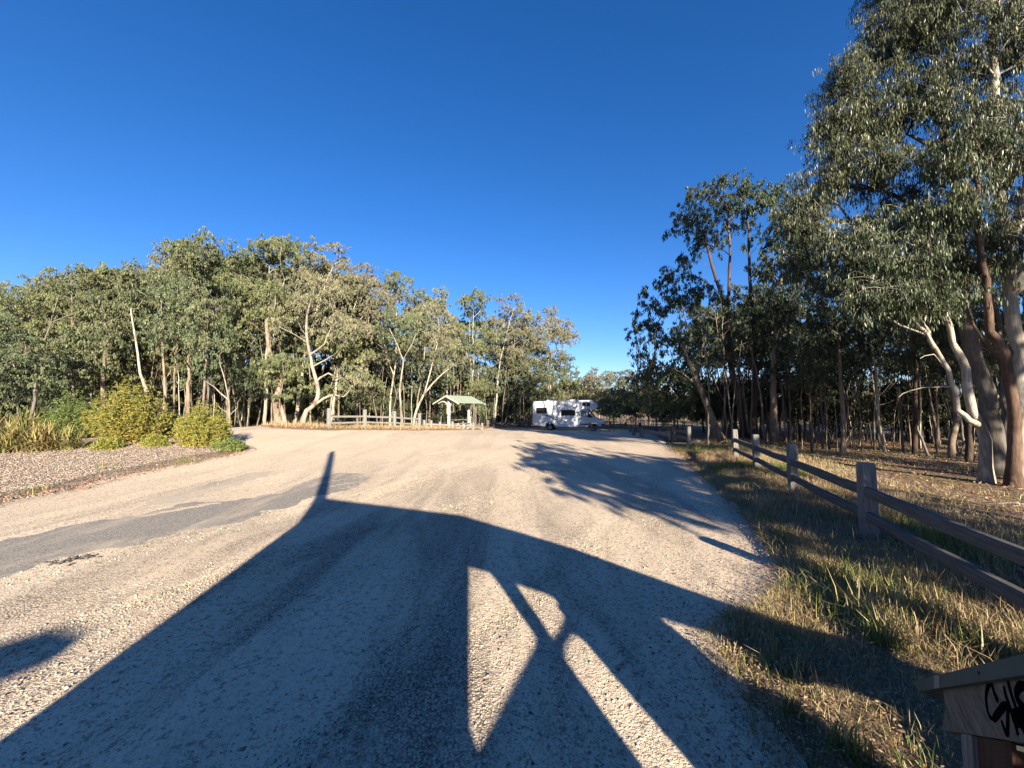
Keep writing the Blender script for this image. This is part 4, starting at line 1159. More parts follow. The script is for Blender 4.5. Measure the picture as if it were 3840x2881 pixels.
for i, (px, py, L_, a_, lab) in enumerate(((3560, 1930, 1.1, .2, 'fallen grey branch lying in the clearing left of the dark trunk base'), (3250, 1800, .9, -.3, 'fallen branch on the clearing behind the near fence post'), (3700, 2010, .8, .6, 'short fallen branch at the right edge of the clearing'),
                                              (3420, 2050, .7, 2.6, 'small fallen stick on the clearing above the top rail'), (3120, 1770, 1.2, .1, 'long fallen branch at the back edge of the clearing'), (3770, 1900, .9, 2.9, 'fallen bark strip at the foot of the big gums'), (3060, 2560, .35, .9, 'dark twig lying in the sunlit strip of litter'))):
    p = at(px, py); g = np.random.default_rng(900 + i); mb = MB()
    mb.tube([(-L_ / 2, 0, .03), (-L_ / 6, g.normal(0, .05), .06), (L_ / 5, g.normal(0, .05), .05), (L_ / 2, g.normal(0, .08), .04)], [.022 * L_, .024 * L_, .016 * L_, .006 * L_], 6)
    mb.tube([(L_ / 10, 0, .05), (L_ / 4, L_ * .14, .09), (L_ * .35, L_ * .22, .10)], [.012 * L_, .008 * L_, .004 * L_], 5)
    o = mb.build('fallen_branch', M['bark_grey'], None, True); o.location = tuple(p); o.rotation_euler = (0, 0, a_)
    tag(o, lab, 'branch', 'fallen branches on the ground at the right')
# broken crumbs of old seal beside the asphalt
g = np.random.default_rng(77)
XY = np.array([at(262 + 105 * t + g.normal(0, 10), 2104 - 20 * t + g.normal(0, 5))[:2] for t in g.uniform(-.7, 1, 46)])
stones('asphalt_crumbs', XY, lambda g, n: g.uniform(.012, .035, n), M['crumb'], .5, .004, 78, lbl='dark crumbs of broken seal below the edge of the asphalt patch', cat='asphalt')
# rocks near the far left edge of the lot
def rock(px, py, w, h, label, seed):
    b = at(px, py); k = b[1] / F; g = np.random.default_rng(seed)
    mb = MB(); w *= k; h *= k
    top = [(math.cos(a) * w * .42 * g.uniform(.8, 1.15), math.sin(a) * w * .3 * g.uniform(.8, 1.1)) for a in np.linspace(0, 6.28, 9)[:-1]]
    v = [(x * 1.15, y * 1.15, -.05) for x, y in top] + [(x * 1.1, y * 1.1, h * .5) for x, y in top] + [(x * .85, y * .85, h * g.uniform(.85, 1.1)) for x, y in top] + [(0, 0, h)]
    f = []
    for r_ in (0, 8):
        f += [(r_ + i, r_ + (i + 1) % 8, r_ + 8 + (i + 1) % 8, r_ + 8 + i) for i in range(8)]
    f += [(16 + i, 16 + (i + 1) % 8, 24) for i in range(8)]
    mb.add(v, f); o = mb.build('rock', M['rock'], None); o.location = tuple(b)
    tag(o, label, 'rock', 'flat rocks beside the far edge of the lot')


rock(990, 1600, 55, 16, 'wide flat grey rock, right one in front of the woodland', 1)
rock(920, 1602, 60, 14, 'wide flat tan rock, left one in front of the woodland', 2)
rock(2615, 1663, 40, 14, 'small grey rock in the dry grass by the far bend of the fence', 3)

# ------------------------------------------------------------------ fences
def post_obj(root, p, w, d, h, rz, mat, name='post', cap=.03):
    """timber post with a shallow bevelled head, local to root"""
    g = random.Random(int(p[0] * 97 + p[1] * 31))
    mb = MB(); hw, hd = w / 2, d / 2
    rings = []
    zs = [(-.25, 1.0), (h * .35, 1.0 + g.uniform(-.02, .02)), (h * .7, 1.0 + g.uniform(-.03, .01)), (h - cap, .97), (h, .80)]
    v = []; f = []
    for z, s_ in zs:
        b = .018
        for x, y in ((-hw + b, -hd), (hw - b, -hd), (hw, -hd + b), (hw, hd - b), (hw - b, hd), (-hw + b, hd), (-hw, hd - b), (-hw, -hd + b)):
            v.append((x * s_, y * s_, z))
    for k in range(len(zs) - 1):
        for i in range(8):
            j = (i + 1) % 8
            f.append((k * 8 + i, k * 8 + j, k * 8 + 8 + j, k * 8 + 8 + i))
    n = (len(zs) - 1) * 8; f.append(tuple(range(n, n + 8)))
    mb.add(v, f); o = mb.build(name, M[mat], root)
    o.location = tuple(p); o.rotation_euler = (g.uniform(-.015, .015), g.uniform(-.015, .015), rz)
    return o


def rail_obj(root, a, b, w, t, mat, sag=.0, name='rail'):
    a = Vector(a); b = Vector(b); L = (b - a).length
    g = random.Random(int(a.x * 53 + b.y * 17 + a.z * 100))
    mb = MB(); v = []; f = []; k = 7
    for i in range(k):
        q = i / (k - 1); x = q * L; dz = -sag * 4 * q * (1 - q) + g.uniform(-.006, .006)
        s_ = 1 + g.uniform(-.03, .03); e = .012
        for y, z in ((-t / 2 + e, -w / 2), (t / 2 - e, -w / 2), (t / 2, -w / 2 + e), (t / 2, w / 2 - e), (t / 2 - e, w / 2), (-t / 2 + e, w / 2), (-t / 2, w / 2 - e), (-t / 2, -w / 2 + e)):
            v.append((x, y * s_, z * s_ + dz))
    for i in range(k - 1):
        for j in range(8):
            l = (j + 1) % 8
            f.append((i * 8 + j, i * 8 + l, i * 8 + 8 + l, i * 8 + 8 + j))
    f.append(tuple(range(7, -1, -1))); f.append(tuple(range((k - 1) * 8, k * 8)))
    mb.add(v, f); o = mb.build(name, M[mat], root)
    d = b - a
    o.location = a; o.rotation_euler = (0, -math.asin(d.z / L), math.atan2(d.y, d.x))
    return o


def fence(name, pts, label, w=.175, d=.155, h=.97, rails=((.63, .12), (.33, .11)), mat='wood_grey', rmat='wood_rail', hs=None, off=None, group=None):
    b0 = pts[0]; z0 = T(*b0)
    root = empty(name, (b0[0], b0[1], z0), 0, label, 'fence', group)
    loc = []
    for i, (x, y) in enumerate(pts):
        z = T(x, y); hh = h if hs is None else hs[i]
        nx = pts[min(i + 1, len(pts) - 1)]; pv = pts[max(i - 1, 0)]
        rz = math.atan2(nx[1] - pv[1], nx[0] - pv[0])
        q = Vector((x - b0[0], y - b0[1], z - z0)); loc.append(q)
        if w > 0: post_obj(root, q, w, d, hh, rz, mat)
    for i in range(len(pts) - 1):
        a, b = loc[i], loc[i + 1]; u = (b - a).normalized(); side = Vector((-u.y, u.x, 0)) * (off or 0)
        for zz, rw in rails:
            ra = a + u * (w * .5 - .03) + side + Vector((0, 0, zz)); rb = b - u * (w * .5 - .03) + side + Vector((0, 0, zz))
            rail_obj(root, ra, rb, rw, .075, rmat, .01)
    return root


pts = [tuple(F0 + FD * q) for q in (-5.9, -2.95, 0, 2.85, 5.75, 8.6)]
fence('roadside_fence', pts, 'weathered grey post and rail fence running along the right of the lot', rails=((.62, .125), (.31, .115)), off=.02)
# continues beyond the trees
p3 = np.array(pts[-1])
q = [np.array([8.2, 18.0]), np.array([8.6, 20.6]), np.array([9.0, 23.0]), np.array([9.9, 25.4])]
fence('post_row', [tuple(a) for a in q], 'dark shaded posts with low rails beneath the leaning gum', h=.9, rails=((.62, .13), (.30, .13)))
a = at(2411, 1640); b = at(2515, 1655)
c = at(2330, 1628)
fence('low_log_fence', [(a[0], a[1]), (b[0], b[1])], 'low log barrier with a sunlit pale end at the far right of the lot', h=.55, w=.20, rails=((.36, .22),), rmat='wood_pale', mat='wood_pale')
fence('low_log_fence', [(xat(2376, a[1] + 1.5), a[1] + 1.5), (xat(2405, a[1] + .5), a[1] + .5)], 'low log barrier left of the sunlit one, further from the camera', h=.5, w=.20, rails=((.34, .20),), mat='wood_grey')
fence('low_log_fence', [(6.9, 33.5), (9.6, 31.5), (12.4, 29.5)], 'long dark low log barrier behind the sunlit barrier', h=.55, w=.2, rails=((.36, .2),))

# pale fence across the lot (left)
D = [20.5, 22.6, 24.5, 26.6]; PXs = [1233, 1367, 1479, 1573]
pts = []
for px, py in ((1233, 1608), (1367, 1610), (1479, 1610), (1573, 1610)):
    pass
pts = [(xat(px, d), d) for px, d in zip(PXs, D)]
fence('pale_post_and_rail_fence', pts, 'sun bleached four post two rail fence across the lot in front of the woodland', w=.17, d=.17, h=1.02, rails=((.62, .11), (.28, .10)), mat='wood_pale', rmat='wood_pale', hs=[1.06, 1.02, 1.02, 1.02])
low = [(1590, 27.2), (1616, 27.6), (1696, 28.6), (1775, 30.5), (1808, 33)]
fence('low_bollard_rail', [(xat(px, d), d) for px, d in low], 'low pale bollards joined by one rail in front of the picnic shelter', w=.16, d=.16, h=.58, rails=((.30, .12),), mat='wood_pale', rmat='wood_pale')
fence('dark_low_fence', [(xat(px, d), d) for px, d in ((1830, 44), (1880, 45), (1930, 46), (1985, 47.5))], 'low shaded fence between the picnic shelter and the campervan', w=.2, d=.2, h=.7, rails=((.4, .16),))
fence('dark_low_fence', [(xat(px, d), d) for px, d in ((2290, 46), (2345, 45), (2400, 44))], 'low shaded fence just right of the campervan', w=.2, d=.2, h=.7, rails=((.4, .16),))
for i, (px, d, lab) in enumerate(((1650, 29.6, 'short pale bollard left of the shelter post, behind the rail'), (1716, 29.3, 'short pale bollard right of the shelter post'), (1738, 29.6, 'short pale bollard beside the picnic table'), (1753, 30.2, 'shortest pale bollard, right end of the bollard group'))):
    x = xat(px, d); r_ = empty('bollard', (x, d, T(x, d)), 0, lab, 'bollard', 'short bollards by the picnic shelter')
    post_obj(r_, Vector((0, 0, 0)), .2, .2, .52 - .05 * i, .3, 'wood_pale', 'post')

# ------------------------------------------------------------------ picnic shelter
sx, sy = xat(1678, 33.2), 33.2
sz = T(sx, sy)
al = R(-35)
sh = empty('picnic_shelter', (sx, sy, sz), al, 'small picnic shelter with a pale green gable roof and white posts', 'shelter')
W2, LR, RZ, DR = 1.55, 2.9, 2.86, .66      # half span, length, ridge height, eave drop ; local x = span, y = ridge
for sgn in (-1, 1):
    mb = MB()
    nn = 22      # corrugated sheet
    for k in range(nn):
        y0 = -.25 + (LR + .5) * k / nn; y1 = -.25 + (LR + .5) * (k + 1) / nn; zb = .018 * (k % 2)
        v = [(0, y0, RZ + zb), (0, y1, RZ + .018 - zb), (sgn * W2, y1, RZ - DR + .018 - zb), (sgn * W2, y0, RZ - DR + zb)]
        v += [(x, y, z - .03) for x, y, z in v]
        mb.add(v, [(0, 1, 2, 3), (7, 6, 5, 4), (0, 4, 5, 1), (2, 6, 7, 3), (1, 5, 6, 2), (3, 7, 4, 0)])
    mb.build('roof', M['roof_green'], sh)
    for yy in (-.27, LR + .27):
        m2 = MB(); m2.prism([(0, RZ - .03), (sgn * W2, RZ - DR - .03), (sgn * W2, RZ - DR - .14), (0, RZ - .14)], yy - .02, yy + .02)
        m2.build('barge_board', M['white'], sh)
for yy in (.15, LR - .15):
    m = MB(); m.box((0, yy, (RZ - .15) / 2 - .1), (.19, .19, RZ - .05), bev=.015); m.build('post', M['white'], sh)
    for sgn in (-1, 1):
        m = MB()
        arc = [(sgn * (.08 + (W2 - .35) * t), yy, RZ - .95 + (.95 - .14 - DR * (.08 + (W2 - .35) * t) / W2) * (1 - (1 - t) ** 2.4)) for t in np.linspace(0, 1, 9)]
        m.tube(arc, [.06] * 9, 6); m.build('curved_brace', M['white'], sh)
m = MB(); m.box((0, LR / 2, RZ - .16), (.10, LR + .3, .14)); m.build('ridge_beam', M['white'], sh)
m = MB(); m.box((.16, .0, 1.35), (.30, .03, .42), rz=.1); m.build('notice_plate', M['white'], sh)
tb = empty('picnic_table', (sx + .15, sy + .4, sz), al, 'dark topped picnic table with bench seats under the green roofed shelter', 'picnic table')
m = MB()
for k in range(4): m.box((-.33 + k * .22, 1.0, .74), (.20, 2.0, .045), bev=.008)
m.build('tabletop', M['wood_grey'], tb)
for s_ in (-1, 1):
    m = MB()
    m.box((s_ * .78, 1.0, .45), (.28, 2.0, .045), bev=.008); m.build('bench_seat', M['wood_grey'], tb)
for yy in (.35, 1.65):
    m = MB(); m.box((0, yy, .36), (.12, .1, .72)); m.box((0, yy, .40), (1.7, .09, .08)); m.box((0, yy, .70), (.8, .09, .07))
    m.build('leg_frame', M['wood_pale'], tb)
    m = MB(); m.box((-.78, yy, .2), (.1, .1, .42)); m.box((.78, yy, .2), (.1, .1, .42)); m.build('seat_leg', M['wood_pale'], tb)
for px, d, hh, lab in ((1777, 34, 2.4, 'thin grey pole, left of the pair right of the shelter'), (1784, 35, 2.3, 'thin grey pole, right of the pair right of the shelter')):
    x = xat(px, d); m = MB(); m.tube([(0, 0, -.1), (0, 0, hh * .5), (0, 0, hh)], [.045, .045, .045], 8)
    o = m.build('metal_pole', M['wood_grey']); o.location = (x, d, T(x, d)); tag(o, lab, 'pole', 'thin poles beside the picnic shelter')

# ------------------------------------------------------------------ campervan
cx, cy = xat(2004, 41.6), 41.6
cz = T(cx + 3.5, cy - 1.0) - .02
rot = R(-15)
cv = empty('campervan', (cx, cy, cz), rot, 'white campervan with a bulge over its cab parked in dappled shade across the lot', 'campervan')
CW = 2.2
def rounded(pts, r=.12, k=4):
    out = []; n = len(pts)
    for i in range(n):
        p0, p1, p2 = (np.array(pts[j % n], float) for j in (i - 1, i, i + 1))
        a = p1 + (p0 - p1) / np.linalg.norm(p0 - p1) * min(r, np.linalg.norm(p0 - p1) * .45); b = p1 + (p2 - p1) / np.linalg.norm(p2 - p1) * min(r, np.linalg.norm(p2 - p1) * .45)
        for t in np.linspace(0, 1, k): out.append(tuple((1 - t) ** 2 * a + 2 * t * (1 - t) * p1 + t * t * b))
    return out
# living body with over-cab bulge; small insets at the sides round its long edges
prof = rounded([(0.02, .62), (1.35, .42), (1.47, .80), (2.23, .80), (2.35, .38), (4.88, .38), (4.90, 2.22), (6.45, 2.26), (6.76, 2.45), (6.62, 2.82), (6.15, 3.14), (4.2, 3.12), (1.0, 3.06), (0.05, 3.08)], .10)
def shell(poly, w, inset=.05):
    mb = MB(); n = len(poly); c = np.mean(poly, 0)
    rings = []
    for y, s_ in ((-w / 2, 1), (-w / 2 + inset, 0), (w / 2 - inset, 0), (w / 2, 1)):
        rings.append([(p[0] + (c[0] - p[0]) * .012 * s_, y, p[1] + (c[1] - p[1]) * .035 * s_) for p in poly])
    v = [q for r_ in rings for q in r_]
    f = [(k * n + i, k * n + (i + 1) % n, (k + 1) * n + (i + 1) % n, (k + 1) * n + i) for k in range(3) for i in range(n)]
    # fill sides by triangulation
    for base, rev in ((0, True), (3 * n, False)):
        res = delaunay_2d_cdt([Vector((v[base + i][0], v[base + i][2])) for i in range(n)], [], [list(range(n))], 1, 1e-6)
        if len(res[0]) == n:
            for t in res[2]:
                t = [base + i for i in t]; f.append(tuple(t[::-1] if rev else t))
    mb.add(v, f); return mb
shell(prof, CW).build('body', M['camper'], cv)
cab = rounded([(4.86, .42), (5.75, .42), (5.83, .85), (6.62, .85), (6.72, .48), (7.36, .50), (7.40, .95), (7.22, 1.12), (6.36, 1.42), (5.66, 2.23), (4.86, 2.23)], .07)
cabm = shell(cab, 1.95, .12).build('cab', M['camper'], cv)
ys = -CW / 2 - .006
def panel(name, poly, mat, parent=cv, y=ys, t=.03, both=True):
    mb = MB(); mb.prism(poly, y - t, y + .02); o = mb.build(name, M[mat], parent)
    if both:
        mb = MB(); mb.prism(poly, -y - .02, -y + t); mb.build(name, M[mat], parent)
    return o
def rect(x0, x1, z0, z1, r=.05): return rounded([(x0, z0), (x1, z0), (x1, z1), (x0, z1)], r, 3)
for x0, x1, z0, z1 in ((.48, 1.52, 1.80, 2.35), (3.06, 4.45, 1.60, 2.10), (5.25, 5.92, 2.56, 2.85)):
    f_ = panel('window_frame', rect(x0 - .04, x1 + .04, z0 - .04, z1 + .04, .07), 'black', t=.012)
    panel('window', rect(x0, x1, z0, z1), 'glass', t=.022)
panel('window_divider', rect(5.56, 5.61, 2.56, 2.85, .005), 'camper', t=.03)
yc = -1.95 / 2 - .006
panel('cab_door_window', rounded([(5.02, 1.45), (5.62, 1.42), (5.62, 2.08), (5.06, 2.10)], .05, 3), 'glass2', y=yc, t=.012)
panel('quarter_window', rounded([(5.68, 1.40), (6.22, 1.36), (5.72, 2.0)], .03, 3), 'glass', y=yc, t=.012)
m = MB(); mm = [(5.74, -.84, 2.18), (6.34, -.86, 1.46), (6.34, .86, 1.46), (5.74, .84, 2.18)]
nrm = Vector((.72, 0, .6)).normalized() * .03
m.add([tuple(Vector(q) + nrm * s_) for s_ in (.1, 1) for q in mm], [(3, 2, 1, 0), (4, 5, 6, 7), (0, 1, 5, 4), (1, 2, 6, 5), (2, 3, 7, 6), (3, 0, 4, 7)]); m.build('windscreen', M['glass'], cv)
panel('side_moulding', rect(4.9, 5.78, .64, .76, .02), 'black', y=yc, t=.02)
bp = MB(); bp.box((7.22, 0, .62), (.42, 1.98, .36), bev=.06); bp.build('bumper', M['black'], cv)
gp_ = MB(); gp_.box((7.385, 0, .90), (.05, .9, .20), bev=.02); gp_.build('grille', M['black'], cv)
for s_ in (-1, 1):
    hm = MB(); hm.prism(rounded([(6.98, .92), (7.34, .88), (7.38, 1.0), (7.12, 1.16)], .03, 3), s_ * .985 - (.02 if s_ < 0 else .0), s_ * .985 + (.0 if s_ < 0 else .02)); hm.build('headlight', M['lamp'], cv)
    mr = MB(); mr.box((5.95, s_ * 1.14, 1.62), (.10, .20, .34), bev=.03); mr.box((5.9, s_ * 1.02, 1.5), (.05, .14, .05)); mr.build('wing_mirror', M['black'], cv)
    tl = MB(); tl.box((.01, s_ * .98, .95), (.04, .12, .4)); tl.build('tail_light', M['red'], cv)
hd = panel('door_handle', rect(5.02, 5.16, 1.22, 1.27, .01), 'black', y=yc, t=.03)
# door, hatches and seams
def seam(x0, x1, z0, z1, w=.012, y=ys, name='hatch'):
    mb = MB()
    for a, b, c, d in ((x0, x1, z0, z0 + w), (x0, x1, z1 - w, z1), (x0, x0 + w, z0 + w, z1 - w), (x1 - w, x1, z0 + w, z1 - w)):
        mb.prism([(a, c), (b, c), (b, d), (a, d)], y - .006, y + .02)
    return mb.build(name, M['rim'], cv)
seam(.30, 1.0, .82, 1.25); seam(1.62, 1.95, .92, 1.32); seam(2.75, 3.1, .70, 1.0); seam(4.55, 4.8, .5, 1.0)
seam(4.94, 5.70, .80, 2.20, y=yc, name='cab_door_seam')
def swoosh(pts, wd, mat='blue'):
    top = []; bot = []; n = len(pts)
    for i, (x, z) in enumerate(pts):
        w = wd * math.sin(PI * (i + .15) / (n - .7)) + .006
        top.append((x, z + w / 2)); bot.append((x, z - w / 2))
    mb = MB()
    for i in range(n - 1):
        mb.prism([bot[i], bot[i + 1], top[i + 1], top[i]], ys - .004, ys + .02)
    mb.build('stripe', M[mat], cv)
swoosh([(.38, 1.66), (.8, 1.68), (1.3, 1.66), (1.8, 1.54), (2.3, 1.38), (2.85, 1.28)], .07)
swoosh([(.9, 1.60), (1.4, 1.58), (1.9, 1.40), (2.35, 1.18), (2.6, 1.10)], .06)
swoosh([(2.0, 1.30), (2.3, 1.20), (2.7, 1.12)], .10)
swoosh([(2.9, 1.06), (3.3, 1.02), (3.62, .95)], .09)
swoosh([(.5, .96), (.9, .93), (1.3, .96)], .05, 'blue')
vt = MB(); vt.box((1.8, 0, 3.14), (.8, .7, .12), bev=.03); vt.build('roof_vent', M['camper'], cv)
vt = MB(); vt.box((4.1, 0, 3.17), (.55, .5, .09), bev=.03); vt.build('roof_vent', M['camper'], cv)
lk = MB(); lk.box((5.4, 0, 3.16), (.12, .12, .10), bev=.02); lk.build('marker_lamp', M['orange'], cv)
def wheel(x, y):
    t = MB(); yy = y
    s_ = 1 if y < 0 else -1
    prof_ = [(.0, .20), (.0, .31), (.03, .345), (.19, .345), (.22, .31), (.22, .20)]
    v = []; f = []; N = 28
    for k in range(N):
        a = 2 * PI * k / N
        for q, r_ in prof_: v.append((x + math.cos(a) * r_, y + s_ * q, .345 + math.sin(a) * r_))
    for k in range(N):
        for j in range(6):
            a = k * 6 + j; b = k * 6 + (j + 1) % 6; c = ((k + 1) % N) * 6
            f.append((a, b, c + (j + 1) % 6, c + j))
    t.add(v, f); w = t.build('wheel', M['rubber'], cv)
    r = MB(); rp = [(x, y + s_ * .05, .345)]
    v = [(x, y + s_ * .06, .345)]; 
    for rr_, q in ((.10, .03), (.17, .06), (.205, .02)):
        for k in range(N):
            a = 2 * PI * k / N; v.append((x + math.cos(a) * rr_, y + s_ * q, .345 + math.sin(a) * rr_))
    f = [(0, 1 + k, 1 + (k + 1) % N) for k in range(N)]
    for g_ in range(2):
        f += [(1 + g_ * N + k, 1 + g_ * N + (k + 1) % N, 1 + (g_ + 1) * N + (k + 1) % N, 1 + (g_ + 1) * N + k) for k in range(N)]
    r.add(v, f); r.build('rim', M['rim'], w)
for x in (1.86, 6.22):
    wheel(x, -CW / 2 + .06 if x < 3 else -.96); wheel(x, CW / 2 - .06 if x < 3 else .96)
ch = MB(); ch.box((3.6, 0, .40), (6.4, 1.5, .16)); ch.build('chassis', M['black'], cv)

# ------------------------------------------------------------------ information shelter: sloping capped barge board at the lower right, the unseen rest behind the camera outlined from its shadow
def Pc(px, py, zc):
    a = (px - 1920) / F * zc; b = (1440.5 - py) / F * zc
    return np.array([a, CP * zc - SP * b, EYE + SP * zc + CP * b])


E0 = Pc(3540, 2662, 1.5)
HD = np.array([-.613, -.789, 0]); HD /= np.linalg.norm(HD)      # along the barge board, towards the camera
HN = np.array([-.789, .613, 0]); HN /= np.linalg.norm(HN)       # its face, towards the lot


def hz(px, py, off=0.0):
    d = ray(px, py); t = ((E0 + HN * off - np.array([0, 0, EYE])) @ HN) / (d @ HN); q_ = np.array([0, 0, EYE]) + d * t
    return ((q_ - E0) @ HD, q_[2])


def beyond(p0, p1, h):
    t = (h - p0[0]) / (p1[0] - p0[0]); return (h, p0[1] + (p1[1] - p0[1]) * t)


info = empty('information_shelter', (float(E0[0]), float(E0[1]), 0), 0, 'timber shelter whose grey capped sloping barge board with black graffiti fills the lower right corner', 'shelter')
ug = dict(ux=tuple(HD), uz=(0, 0, 1), un=tuple(HN))
HE = 1.12
tl, tr_, bl_, br_ = hz(3537, 2588), hz(3840, 2538), hz(3530, 2738), hz(3840, 2785)
m = MB(); m.prism([bl_, hz(3560, 2742), beyond(bl_, br_, HE), beyond(tl, tr_, HE), tl, hz(3546, 2660)], -.045, 0, **ug); m.build('barge_board', M['board'], info)
a0, a1, b0, b1 = hz(3422, 2556, .012), hz(3840, 2455, .012), hz(3446, 2594, .012), hz(3840, 2534, .012)
m = MB(); m.prism([b0, beyond(b0, b1, HE), beyond(a0, a1, HE), a0], -.075, .014, **ug); cap_ = m.build('metal_cap', M['cap'], info)
j0, j1, j2, j3 = hz(3503, 2583, .016), hz(3524, 2580, .016), hz(3522, 2530, .016), hz(3503, 2534, .016)
m = MB(); m.prism([j0, j1, j2, j3], .0142, .0165, **ug); m.build('joint_strip', M['cap_light'], cap_)
sc0 = hz(3669, 2524, .016); m = MB(); m.tube([Vector(HD) * sc0[0] + Vector((0, 0, sc0[1])) + Vector(HN) * k for k in (.0142, .0185)], [.0045, .0045], 8); m.build('screw', M['black'], cap_)
def under(px): h = hz(px, 2780)[0]; return (h, beyond(bl_, br_, h)[1] - .003) if h > br_[0] else (h, bl_[1] + (br_[1] - bl_[1]) * (h - bl_[0]) / (br_[0] - bl_[0]) - .003)
for xa, xb, mt, nm, t0, t1 in ((3656, 3782, 'stump', 'post', -.075, -.004), (3612, 3653, 'wood_grey', 'batten', -.05, .004)):
    ua, ub = under(xa), under(xb)
    m = MB(); m.prism([(ua[0], -.05), (ub[0], -.05), ub, ua], t0, t1, **ug); m.build(nm, M[mt], info)
r0, r1, r2, r3 = hz(3783, 2788, -.012), hz(3840, 2802, -.012), hz(3840, 2820, -.012), hz(3783, 2806, -.012)
m = MB(); m.prism([r3, beyond(r3, r2, HE), beyond(r0, r1, HE), r0], -.04, -.012, **ug); m.build('lower_rail', M['lit_pine'], info)
gr = MB()
def stroke(pts, w):
    L = smooth_line([(p_[0], p_[1], 0) for p_ in pts], .004)
    n = len(L); v = []; f = []
    X_, N_ = Vector(HD), Vector(HN)
    for i in range(n):
        t = L[min(i + 1, n - 1)] - L[max(i - 1, 0)]; t = t / (np.linalg.norm(t) + 1e-9); nn_ = np.array([-t[1], t[0]])
        ww = w * .5 * (1 - .35 * abs(2 * i / (n - 1) - 1) ** 4)
        for s_ in (-1, 1):
            for yy in (.0022, -.002): v.append(X_ * (L[i][0] + nn_[0] * ww * s_) + N_ * yy + Vector((0, 0, L[i][1] + nn_[1] * ww * s_)))
    for i in range(n - 1):
        q = i * 4
        f += [(q, q + 4, q + 6, q + 2), (q + 1, q + 3, q + 7, q + 5), (q, q + 1, q + 5, q + 4), (q + 2, q + 6, q + 7, q + 3)]
    gr.add(v, f)


def zs(L): return [hz(3600 + x / 3.85, 2450 + y / 3.85) for x, y in L]


for L_, w in (([(560, 690), (500, 560), (450, 430), (400, 520), (385, 650), (400, 800), (440, 920), (490, 960)], .013), ([(470, 450), (510, 600), (555, 700)], .014), ([(490, 960), (560, 870), (640, 770), (690, 770), (700, 850)], .020), ([(640, 480), (680, 640), (740, 820), (800, 1000), (850, 1190)], .014),
              ([(695, 370), (740, 560), (800, 740), (850, 880)], .012), ([(700, 850), (700, 1000), (690, 1170), (650, 1100), (610, 980)], .014), ([(980, 470), (880, 480), (830, 560), (830, 640), (880, 730), (960, 800)], .020), ([(760, 920), (850, 900), (980, 860)], .030), ([(780, 960), (880, 950), (1000, 930)], .034), ([(880, 1000), (930, 1120), (980, 1230)], .014)):
    stroke(zs(L_), w)
gr.build('graffiti', M['spray'], info)


def uvw(u, v, b): q = RV * u - SV * b; return (q[0], q[1], v)
B = 1.2
from collections import Counter
def flat(poly, name, mat, y0, y1):
    """unseen shadow-casting board in the plane 1.2 m behind the camera, facing along the shadows"""
    n = len(poly)
    res = delaunay_2d_cdt([Vector(p_) for p_ in poly], [], [list(range(n))], 1, 1e-6)
    vs = [tuple(q_) for q_ in res[0]]; N = len(vs)
    v = [(a, y0, b) for a, b in vs] + [(a, y1, b) for a, b in vs]
    f = [tuple(t) for t in res[2]] + [tuple(i + N for i in t[::-1]) for t in res[2]]
    e = Counter()
    for t in res[2]:
        for i in range(len(t)): e[(t[i], t[(i + 1) % len(t)])] += 1
    for (a, b_), c_ in e.items():
        if (b_, a) not in e: f.append((b_, a, a + N, b_ + N))
    o = MB().add(v, f).build(name, M[mat], info)
    q = -SV * B
    o.location = (q[0] - E0[0], q[1] - E0[1], 0); o.rotation_euler = (0, 0, -SUN_AZ)
    return o


def uvp_(px, py, lift=0.0):
    """photo pixel on the ground -> point of the shelter plane whose shadow falls there"""
    d = ray(px, py); t = -EYE / d[2]; q = np.array([d[0] * t, d[1] * t])
    return (float(q @ RV), float((q @ SV + B) * math.tan(SUN_EL)))
U = lambda L: [uvp_(*q) for q in L]
roofp = U([(1186, 1866), (1250, 1876), (1730, 1935), (2150, 2060), (2900, 2330), (3056, 2369), (3312, 2468)]) + [(4.2, .35), (4.2, .2)] + U([(3480, 2753), (3319, 2660), (3098, 2554), (2821, 2504), (2652, 2368), (2462, 2311), (2300, 2300), (2130, 2290)]) + \
    U([(2092, 2256), (2057, 2229), (1902, 2178), (1854, 2172), (1829, 2144), (1753, 2122), (1500, 2080), (1165, 1960)])
flat(roofp, 'roof', 'stump', -.03, .03)  # this and the next pieces: unseen, outlines traced back from the shadow they cast
flat([(-2.62, -.1)] + U([(0, 2780), (580, 2357), (1160, 1935), (1180, 1925), (1753, 2080), (1753, 2122), (1756, 2723), (1791, 2811)]) + [(.45, .2), (.45, -.1)], 'shadow_panel', 'board', -.035, .025)
flat(U([(1845, 2150), (1915, 2165), (2072, 2398), (2100, 2440), (2000, 2430), (2006, 2387), (1854, 2172)]), 'brace', 'stump', -.04, .02)
flat([(.42, -.1)] + U([(1789, 2806), (2000, 2425), (2010, 2385), (2070, 2394), (2100, 2355), (2133, 2371), (2106, 2420), (2108, 2463), (2411, 2881)]) + [(1.20, -.1)], 'low_shadow_panel', 'board', -.045, .015)
flat(U([(2050, 2200), (2092, 2254), (2084, 2275), (2114, 2311), (2108, 2340), (2095, 2368), (2140, 2375), (2180, 2330), (2160, 2240)]), 'shadow_bracket', 'stump', -.04, .03)
flat(U([(2120, 2240), (2480, 2290), (2462, 2311), (2700, 2504), (2878, 2632), (3226, 2881)]) + [(2.2, -.1), (1.43, -.1)] + U([(2595, 2881), (2165, 2381), (2130, 2365)]), 'shadow_panel', 'board', -.05, .01)
